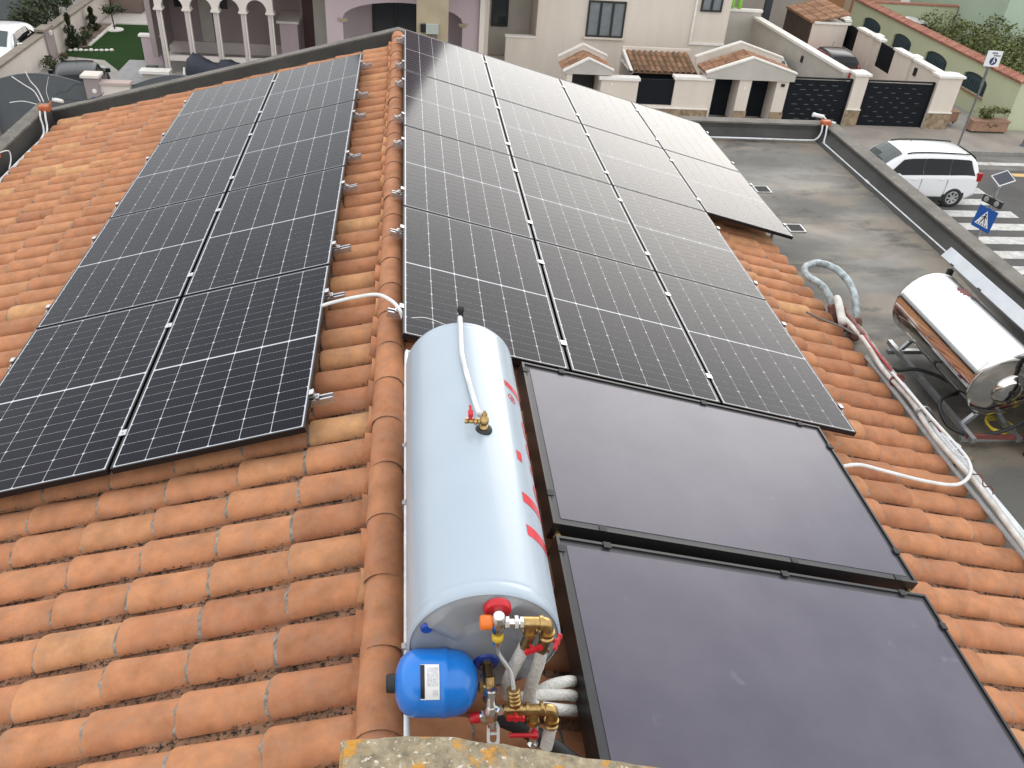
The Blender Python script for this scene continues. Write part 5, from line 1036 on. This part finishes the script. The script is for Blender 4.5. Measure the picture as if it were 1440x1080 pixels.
MB().tube([(-8.18, 28.9, -6.7), (-8.2, 28.8, -6.95), (-8.12, 28.75, -7.2)], .05, 6).build('cover_hem', WHT, cv)
# ---- garden ---------------------------------------------------------------
LAWN = mat('lawn', (.013, .038, .007), .95, spec=.1, col2=(.019, .052, .010), scale=3, bump=.6, bscale=40)
MB().prism([(-13.9, 32.7, G), (-12.1, 32.3, G), (-11.2, 30.9, G), (-11.2, 32.5, G), (-9.95, 32.55, G), (-9.95, 38.2, G), (-13.3, 38.05, G), (-13.26, 34.1, G), (-13.9, 33.5, G)], (0, 0, .012)).build('lawn', LAWN, kind='structure', fix=True)
MB().box(-13.9, -4.4, 38.25, 41.6, G-.02, G+.010).build('patio', mat('pale_paving', (.50, .47, .43), .85, col2=(.44, .41, .37), scale=2), kind='structure')
MB().prism([(-11.15, 28.0, G), (-9.0, 28.0, G), (-9.6, 32.5, G), (-11.15, 32.45, G)], (0, 0, .008)).build('garden_path', mat('path_paving', (.34, .335, .33), .8, col2=(.26, .26, .26), scale=4), kind='structure', fix=True)
MB().prism([(-13.95, 33.45, G), (-13.3, 34.1, G), (-13.35, 38.0, G), (-13.95, 38.0, G)], (0, 0, .03)).build('flower_bed', mat('bed_soil', (.16, .115, .09), .95, col2=(.24, .19, .16), scale=5), kind='structure', fix=True)
R_ = random.Random(11)
for (xa, ya), (xb, yb), n in (((-13.26, 34.2), (-13.24, 38.0), 17), ((-13.85, 33.42), (-12.1, 33.7), 9)):
    for k in range(n):
        t = (k+.5)/n; x, y = xa+(xb-xa)*t, ya+(yb-ya)*t; h = R_.uniform(.05, .09)
        MB().lathe((x, y, G+.012), (R_.uniform(-.1, .1), R_.uniform(-.1, .1), 1), [(0, .09), (h*.6, .085), (h, .05)], 7, sm=False).build('edging_stone', WHT, label='white edging stone round the flower bed', cat='stone', group='edging stones round the bed')
PWL = T('perimeter_wall', 'cream garden perimeter wall with brown coping and one mauve pilaster', 'wall', (-14.1, 34, G))
MB().box(-14.22, -13.98, 23.6, 46, G, -6.50).build('wall', CREAM, PWL); MB().box(-14.30, -13.93, 23.6, 46, -6.499, -6.42).build('coping', mat('brown_coping', (.26, .22, .18), .9, col2=(.2, .17, .14), scale=3), PWL); MB().box(-13.979, -13.90, 31.7, 32.5, G, -6.36).build('pilaster', LAVD, PWL); MB().box(-14.30, -13.88, 31.66, 32.54, -6.359, -6.28).build('pilaster_cap', mat('brown_coping', (.26, .22, .18)), PWL); MB().lathe((-13.87, 32.1, -6.55), (0, 0, 1), [(0, .07), (.14, .09)], 10).build('wall_lamp', WHT, PWL)
MB().box(-14, -4.3, 41.6, 41.8, G, -6.3).build('patio_wall', CREAM, label='cream wall closing the far side of the patio', cat='wall')
MB().box(-13.9, -12.6, 40.2, 41.5, G, -5.5).box(-13.95, -12.55, 40.15, 41.55, -5.5, -5.4).build('garden_hut', mat('hut_brown', (.2, .15, .13), .9), label='brown hut in the corner of the patio', cat='hut')
def cone_bush(name, lab, x, y, h, r, n, lm=LF2):
    t = T(name, lab, 'shrub', (x, y, G)); m = MB()
    for k in range(n):
        z = random.random()**1.3; q = r*(1-z)**.55*random.uniform(.35, 1.15)*(.75+.35*math.sin(z*17+x)+.1); a = random.uniform(0, 2*PI); p = Vector((x+q*math.cos(a), y+q*math.sin(a), G+.05+z*h)); s = .05*random.uniform(.6, 1.2); u = Vector((math.cos(a), math.sin(a), 1.2)).normalized(); w_ = u.cross(Vector((random.uniform(-1, 1), random.uniform(-1, 1), .2))).normalized(); m.cur = random.random(); m.add([p-u*s, p+w_*s*.4, p+u*s*1.4, p-w_*s*.4], [(0, 1, 2, 3)])
    m.build('foliage', lm, t); MB().cyl((x, y, G), (x, y, G+h*.8), .03, .008, 6).build('stem', TRUNK, t)
cone_bush('conifer', 'slim dark conifer against the perimeter wall', -13.72, 33.75, 1.35, .27, 1400); cone_bush('conifer', 'short dark clipped shrub farther along the flower bed', -13.75, 36.7, .95, .26, 1100)
bush('low_shrub', 'low dark shrub at the foot of the slim conifer', (-13.45, 34.3, G+.3), (.35, .4, .28), 500, .05, LF2); bush('low_shrub', 'greyish shrub in the middle of the flower bed', (-13.6, 35.3, G+.3), (.3, .4, .25), 400, .05, LF3); bush('low_shrub', 'leafy plants by the dark car at the wall foot', (-13.5, 30.6, G+.3), (.45, .5, .3), 500, .06, LF2)
bush('low_shrub', 'small plant near the pilaster foot', (-13.6, 32.3, G+.2), (.2, .25, .2), 200, .05, LF3)
tr = T('young_tree', 'young thin tree in a white ring on the lawn', 'tree', (-12.95, 37.0, G)); MB().tube([(-12.95, 37.0, G), (-12.97, 37.0, G+.6), (-13.0, 37.05, G+1.1)], [.03, .025, .015], 6).tube([(-12.96, 37, G+.6), (-12.7, 36.9, G+.85), (-12.5, 36.9, G+1.0)], .012, 5).tube([(-12.96, 37, G+.65), (-13.2, 37.1, G+.9), (-13.35, 37.0, G+1.05)], .012, 5).build('trunk', TRUNK, tr); leaves(MB(), (-12.95, 37, G+.98), (.6, .5, .32), 420, .07).build('crown', LF2, tr)
MB().lathe((-12.95, 37.0, G+.012), (0, 0, 1), [(0, .36), (.04, .36), (.05, .33)], 24).build('tree_ring', WHT, label='white ring at the foot of the young tree', cat='ring')
# left front gates
GREYG = mat('grey_gate', (.105, .115, .12), .5, col2=(.09, .10, .105), scale=2)
def curved_gate(x0, x1, z0, z1, zp, lab):
    g = T('sheet_gate', lab, 'gate', ((x0+x1)/2, 23.5, G)); n = 16; P = [(x0+(x1-x0)*k/n, z0+(z1-z0)*k/n+(zp-max(z0, z1)+.0)*math.sin(PI*k/n)) for k in range(n+1)]
    MB().prism([(x0, 23.47, G+.05)]+[(x, 23.47, z) for x, z in P]+[(x1, 23.47, G+.05)], (0, .06, 0)).build('sheet', GREYG, g, fix=True); MB().tube([(x, 23.5, z+.015) for x, z in P], .03, 6, smooth=0).build('top_rail', GREYG, g)
curved_gate(-12.75, -9.88, -5.86, -5.80, -5.50, 'grey sheet metal gate with a curved top'); curved_gate(-8.52, -5.6, -5.80, -5.80, -5.42, 'second grey curved gate beside the cream low wall')
gp_ = T('mauve_pillar', 'mauve gate pillar with a house number and cream cap', 'pillar', (-9.64, 23.5, G)); MB().box(-9.86, -9.44, 23.3, 23.7, G, -5.52).build('shaft', LAVD, gp_); MB().box(-9.92, -9.38, 23.24, 23.76, -5.519, -5.44).build('cap', CREAM, gp_); MB().lathe((-9.6, 23.299, -5.92), (0, -1, 0), [(0, .07), (.012, .065)], 16).build('number_plate', WHT, gp_); MB().box(-9.70, -9.48, 23.26, 23.299, -6.28, -6.10).build('letter_box', BLUES, gp_)
lw = T('low_wall', 'cream low wall beside the mauve gate pillar', 'wall', (-9, 23.5, G)); MB().box(-9.44, -8.56, 23.38, 23.62, G, -5.74).build('wall', CREAM, lw); MB().box(-9.46, -8.52, 23.32, 23.68, -5.739, -5.66).build('coping', mat('pink_coping', (.48, .38, .35), .9), lw)
pil = T('mauve_pillar', 'mauve pillar at the hinge end of the curved gate', 'pillar', (-13, 23.5, G)); MB().box(-13.2, -12.78, 23.3, 23.7, G, -5.7).build('shaft', LAVD, pil); MB().box(-13.26, -12.72, 23.24, 23.76, -5.699, -5.62).build('cap', CREAM, pil)
# beyond the perimeter wall
GRW = T('grey_yard_gate', 'grey panelled yard gate behind the white car', 'gate', (-17, 35, G))
for k in range(3): MB().box(-18.0+k*.9, -17.13+k*.9, 35, 35.06, G, -5.85).build('panel', GREYG, GRW)
MB().box(-18.05, -15.3, 34.98, 35.08, -5.849, -5.78).build('top_rail', GREYG, GRW)
for k, y in enumerate((33.4, 35.0, 36.8, 38.8, 41.0)): bush('hedge_plant', 'dark hedge plant leaning over the perimeter wall', (-15.0-.1*k, y, -6.15), (.75, 1.0, .62), 1500, .08, LF2, group='hedge along the perimeter wall')
MB().box(-30, -15.6, 44, 50, G, -2).build('far_building', mat('far_plaster', (.33, .30, .27), .9, col2=(.28, .25, .22), scale=.7), label='plain far building behind the grey yard gate', cat='building')

# ================================================================== CARS
def car(label, loc, yaw, L, W, H, paint, roofm=None, mpv=False, rails=False):
    """lofted body; local +x is the nose. Glass, lamps, wheels and trim are parts"""
    e = T('parked_car', label, 'car', loc); e.rotation_euler.z = yaw
    # stations along the length: t(0 rear..1 nose), belt height, roof height, belt half width, roof half width
    if mpv: S = [(0, .62, .64, .80, .74), (.012, .95, .98, .86, .78), (.03, 1.02, 1.30, .88, .70), (.06, 1.04, 1.56, .895, .66), (.12, 1.05, 1.66, .90, .66), (.25, 1.03, 1.69, .905, .67), (.42, 1.01, 1.69, .905, .68), (.55, .99, 1.66, .905, .68), (.62, .985, 1.60, .90, .68), (.70, .98, 1.36, .895, .70), (.76, .975, 1.10, .89, .74), (.785, .97, .985, .885, .78), (.88, .90, .915, .86, .74), (.95, .80, .81, .80, .66), (.985, .66, .67, .72, .58), (1, .5, .51, .62, .5)]
    else: S = [(0, .60, .62, .76, .70), (.015, .88, .92, .82, .74), (.06, .95, 1.18, .85, .66), (.13, .96, 1.38, .87, .63), (.24, .95, 1.47, .88, .63), (.42, .94, 1.49, .885, .64), (.53, .93, 1.44, .885, .65), (.62, .92, 1.20, .88, .68), (.69, .91, .97, .87, .73), (.71, .905, .92, .865, .75), (.85, .84, .855, .84, .72), (.94, .74, .75, .78, .64), (.985, .62, .63, .70, .56), (1, .48, .49, .60, .5)]
    kx, ky, kz = L, W/1.81, H/S[5][2]
    def sec(s):
        t, b, r, wb, wr = s; x = (t-.5)*kx; b *= kz; r *= kz; wb *= ky; wr *= ky; lo = .20 if .03 < t < .97 else .32
        return [(x, 0, lo), (x, wb*.86, lo), (x, wb*.985, lo+.10), (x, wb*1.0, (lo+b)/2), (x, wb*.985, b*.94), (x, wb*.955, b), (x, wb*.955*.4+wr*.6, b+(r-b)*.55), (x, wr+.03*(r-b > .2), b+(r-b)*.90), (x, wr*.86, b+(r-b)*.985), (x, wr*.5, b+(r-b)*1.0+.012), (x, 0, b+(r-b)*1.0+.018)]
    secs = [sec(s) for s in S]; n = 11; m = MB(); vs = []
    for q in secs: vs += q
    for q in secs: vs += [(x, -y, z) for x, y, z in q]
    o2 = len(S)*n; fs = []; mi = []
    for j in range(len(S)-1):
        for i in range(n-1):
            a, b, c, d = j*n+i, (j+1)*n+i, (j+1)*n+i+1, j*n+i+1; k = 1 if (roofm and i >= 7 and S[j][2]-S[j][1] > .12) else 0
            m.add([vs[a], vs[b], vs[c], vs[d]], [(0, 1, 2, 3)], k, True); m.add([vs[o2+a], vs[o2+b], vs[o2+c], vs[o2+d]], [(3, 2, 1, 0)], k, True)
    for q in (secs[0], secs[-1]): m.add(q+[(x, -y, z) for x, y, z in q[::-1]], [tuple(range(2*n))], 0)
    me = m.mesh('body', [paint, roofm or paint])
    import bmesh
    bm = bmesh.new(); bm.from_mesh(me); bmesh.ops.remove_doubles(bm, verts=bm.verts, dist=.0005); bmesh.ops.recalc_face_normals(bm, faces=bm.faces); bm.to_mesh(me); bm.free()
    ob = bpy.data.objects.new('body', me); COL.objects.link(ob); ob.parent = e; sd = ob.modifiers.new('sub', 'SUBSURF'); sd.levels = 1; sd.render_levels = 2
    def part(mb, nm, mt, par=e, bev=0, fix=False):
        me_ = mb.mesh(nm, mt)
        if fix:
            b_ = bmesh.new(); b_.from_mesh(me_); bmesh.ops.recalc_face_normals(b_, faces=b_.faces); b_.to_mesh(me_); b_.free()
        o = bpy.data.objects.new(nm, me_); COL.objects.link(o); o.parent = par
        if bev: md = o.modifiers.new('b', 'BEVEL'); md.width = bev; md.segments = 2
        return o
    def at(t, v, side):       # point on greenhouse side: t along length, v 0 belt .. 1 roof
        for (p, q) in zip(S, S[1:]):
            if p[0] <= t <= q[0]:
                k = (t-p[0])/(q[0]-p[0]); s = [p[i]+(q[i]-p[i])*k for i in range(5)]; a, b, c = sec(s)[5], sec(s)[6], sec(s)[7]
                a, b, c = Vector(a), Vector(b), Vector(c); w_ = a.lerp(b, v/.6) if v < .6 else b.lerp(c, (v-.6)/.4); return Vector((w_.x, side*(w_.y+.010), w_.z))
    GL = mat('car_glass', (.007, .008, .010), .06, spec=.25)
    t0, t1 = (.055, .70) if mpv else (.12, .64); cuts = [(t0, .250), (.2525, .447), (.4495, t1)] if mpv else [(t0, .336), (.340, t1)]
    for side in (-1, 1):
        for a, b in cuts:
            g = MB(); P = []; N_ = 8
            def lim(t):      # upper edge drops along the pillars
                return max(.06, min(.86, (t-t0)/.045*.86 if mpv else (t-t0)/.11*.86, (t1+.035-t)/(.13)*.86))
            for k in range(N_+1):
                t = a+(b-a)*k/N_; P.append((at(t, .05, side), at(t, lim(t), side)))
            for (p0, p1), (q0, q1) in zip(P, P[1:]): g.add([p0, q0, q1, p1], [(0, 1, 2, 3) if side < 0 else (3, 2, 1, 0)], 0, True)
            part(g, 'side_window', GL)
    # windscreen and rear glass follow the loft
    def glassband(t0, t1, nm, v=.9):
        g = MB(); rows = []
        for k in range(7):
            t = t0+(t1-t0)*k/6
            for p, q in zip(S, S[1:]):
                if p[0] <= t <= q[0]:
                    kk = (t-p[0])/(q[0]-p[0]); s = [p[i]+(q[i]-p[i])*kk for i in range(5)]; c = sec(s); e_ = .014; rows.append([(c[10][0], -c[8][1]*.98, c[8][2]+e_), (c[10][0], -c[9][1], c[9][2]+e_), (c[10][0], 0, c[10][2]+e_), (c[10][0], c[9][1], c[9][2]+e_), (c[10][0], c[8][1]*.98, c[8][2]+e_)]); break
        for a, b in zip(rows, rows[1:]):
            for i in range(4): g.add([a[i], b[i], b[i+1], a[i+1]], [(0, 1, 2, 3)], 0, True)
        part(g, nm, mat('windscreen_glass', (.06, .075, .075), .05) if nm == 'windscreen' else GL, fix=False)  # windscreen colour lightened to suggest its reflection
    if mpv: glassband(.615, .765, 'windscreen'); glassband(.022, .06, 'rear_window')
    else: glassband(.54, .68, 'windscreen'); glassband(.03, .13, 'rear_window')
    wr_ = .325 if mpv else .31
    for t in ((.175, .80) if mpv else (.18, .81)):
        for side in (-1, 1):
            x = (t-.5)*L; y = side*(W/2-.10); arch = MB(); arch.lathe((x, side*(W/2-.24), wr_+.03), (0, side, 0), [(0, wr_+.05), (.222, wr_+.05), (.226, wr_+.045)], 28); part(arch, 'wheel_arch', BRUB)
            w_ = MB(); w_.lathe((x, y-side*.11, wr_), (0, side, 0), [(0, wr_*.8), (.02, wr_), (.19, wr_), (.222, wr_*.90), (.225, wr_*.68), (.205, wr_*.66)], 28); wo = part(w_, 'wheel', BRUB)
            rm = MB(); rm.lathe((x, y+side*.085, wr_), (0, side, 0), [(0, wr_*.66), (.02, wr_*.66), (.022, wr_*.58), (.008, wr_*.55)], 28)
            for k in range(7):
                a = 2*PI*k/7; d = Vector((math.cos(a), 0, math.sin(a))); c_ = Vector((-math.sin(a), 0, math.cos(a))); rm.obox(Vector((x, y+side*.112, wr_))+d*wr_*.33, d*wr_*.28, c_*.028, (0, .010, 0))
            rm.lathe((x, y+side*.10, wr_), (0, side, 0), [(0, .05), (.025, .045)], 12); part(rm, 'rim', mat('alloy', (.55, .56, .57), .3, .9), wo)
    RL = mat('tail_lamp', (.35, .01, .015), .2)
    for side in (-1, 1):
        a = MB(); zz = (1.02 if mpv else .80)*kz; a.obox((-L/2+.09, side*(W/2-.07), zz), (.085, 0, 0), (0, .04, 0), (0, 0, .14)); part(a, 'tail_lamp', RL, bev=.02)
        a = MB(); a.obox((L/2-.22, side*(W/2-.20), .70*kz), (.12, -side*.05, 0), (0, .10, 0), (0, 0, .07)); part(a, 'headlight', mat('headlight', (.5, .52, .54), .1), bev=.02)
        a = MB(); a.obox(((.64 if mpv else .6)*L-L/2, side*(W/2+.06), 1.02*kz), (.06, 0, 0), (0, .08, 0), (0, 0, .07)); part(a, 'mirror', paint, bev=.02)
        for t in ((.30, .50) if mpv else (.38, )):
            a = MB(); p = at(t, .0, side); a.obox((p.x, side*(W/2*.985+.006), p.z-.10), (.09, 0, 0), (0, .012, 0), (0, 0, .016)); part(a, 'door_handle', paint, bev=.005)
        for t in ((.252, .448) if mpv else (.338, )):
            a = MB(); a.box((t-.5)*L-.003, (t-.5)*L+.003, side*(W/2-.02), side*(W/2+.003), .34, .92*kz); part(a, 'door_seam', BRUB)
        if mpv: a = MB(); a.obox((0, side*(W/2-.015), .27), (L*.26, 0, 0), (0, .02, 0), (0, 0, .07)); part(a, 'sill_trim', BRUB, bev=.01)
        if rails: a = MB(); a.tube([((t-.5)*L, side*W*.335, z) for t, z in ((.12, 1.655*kz), (.16, 1.675*kz), (.35, 1.69*kz), (.52, 1.67*kz), (.58, 1.625*kz))], .022, 8); part(a, 'roof_rail', BRUB)
    a = MB(); a.obox((-L/2+.02, 0, .50), (.02, 0, 0), (0, .26, 0), (0, 0, .055)); part(a, 'number_plate', WHT)
    a = MB(); a.cyl((L*.02, 0, H), (L*.0, 0, H+.22), .008, seg=6); part(a, 'aerial', BRUB)
    return e
WCAR = mat('white_car_paint', (.74, .75, .76), .25, coat=.8); DCAR = mat('black_car_paint', (.016, .018, .022), .3, spec=.2, coat=.1); RCAR = mat('red_car_paint', (.32, .012, .016), .25, coat=1)
car('white people carrier parked beside the pedestrian crossing', (16.0, 20.42, G+.006), PI-.02, 4.5, 1.80, 1.68, WCAR, mpv=True, rails=True)
car('red hatchback with black roof in the driveway', (19.15, 33.55, G), PI/2, 3.7, 1.72, 1.52, RCAR, roofm=DCAR)
car('black hatchback behind the curved grey gate', (-11.25, 26.9, G), PI/2+.25, 3.9, 1.70, 1.48, DCAR)
car('white hatchback beyond the garden perimeter wall', (-15.25, 30.6, G), -PI/2, 4.2, 1.75, 1.5, WCAR)
car('white car half hidden behind the entrance canopy', (15.4, 31.2, G), -PI/2, 4.0, 1.72, 1.5, WCAR)
car('white car half hidden by the shrubs in the green garden', (26.9, 40.2, G), 0.2, 4.0, 1.72, 1.6, WCAR)
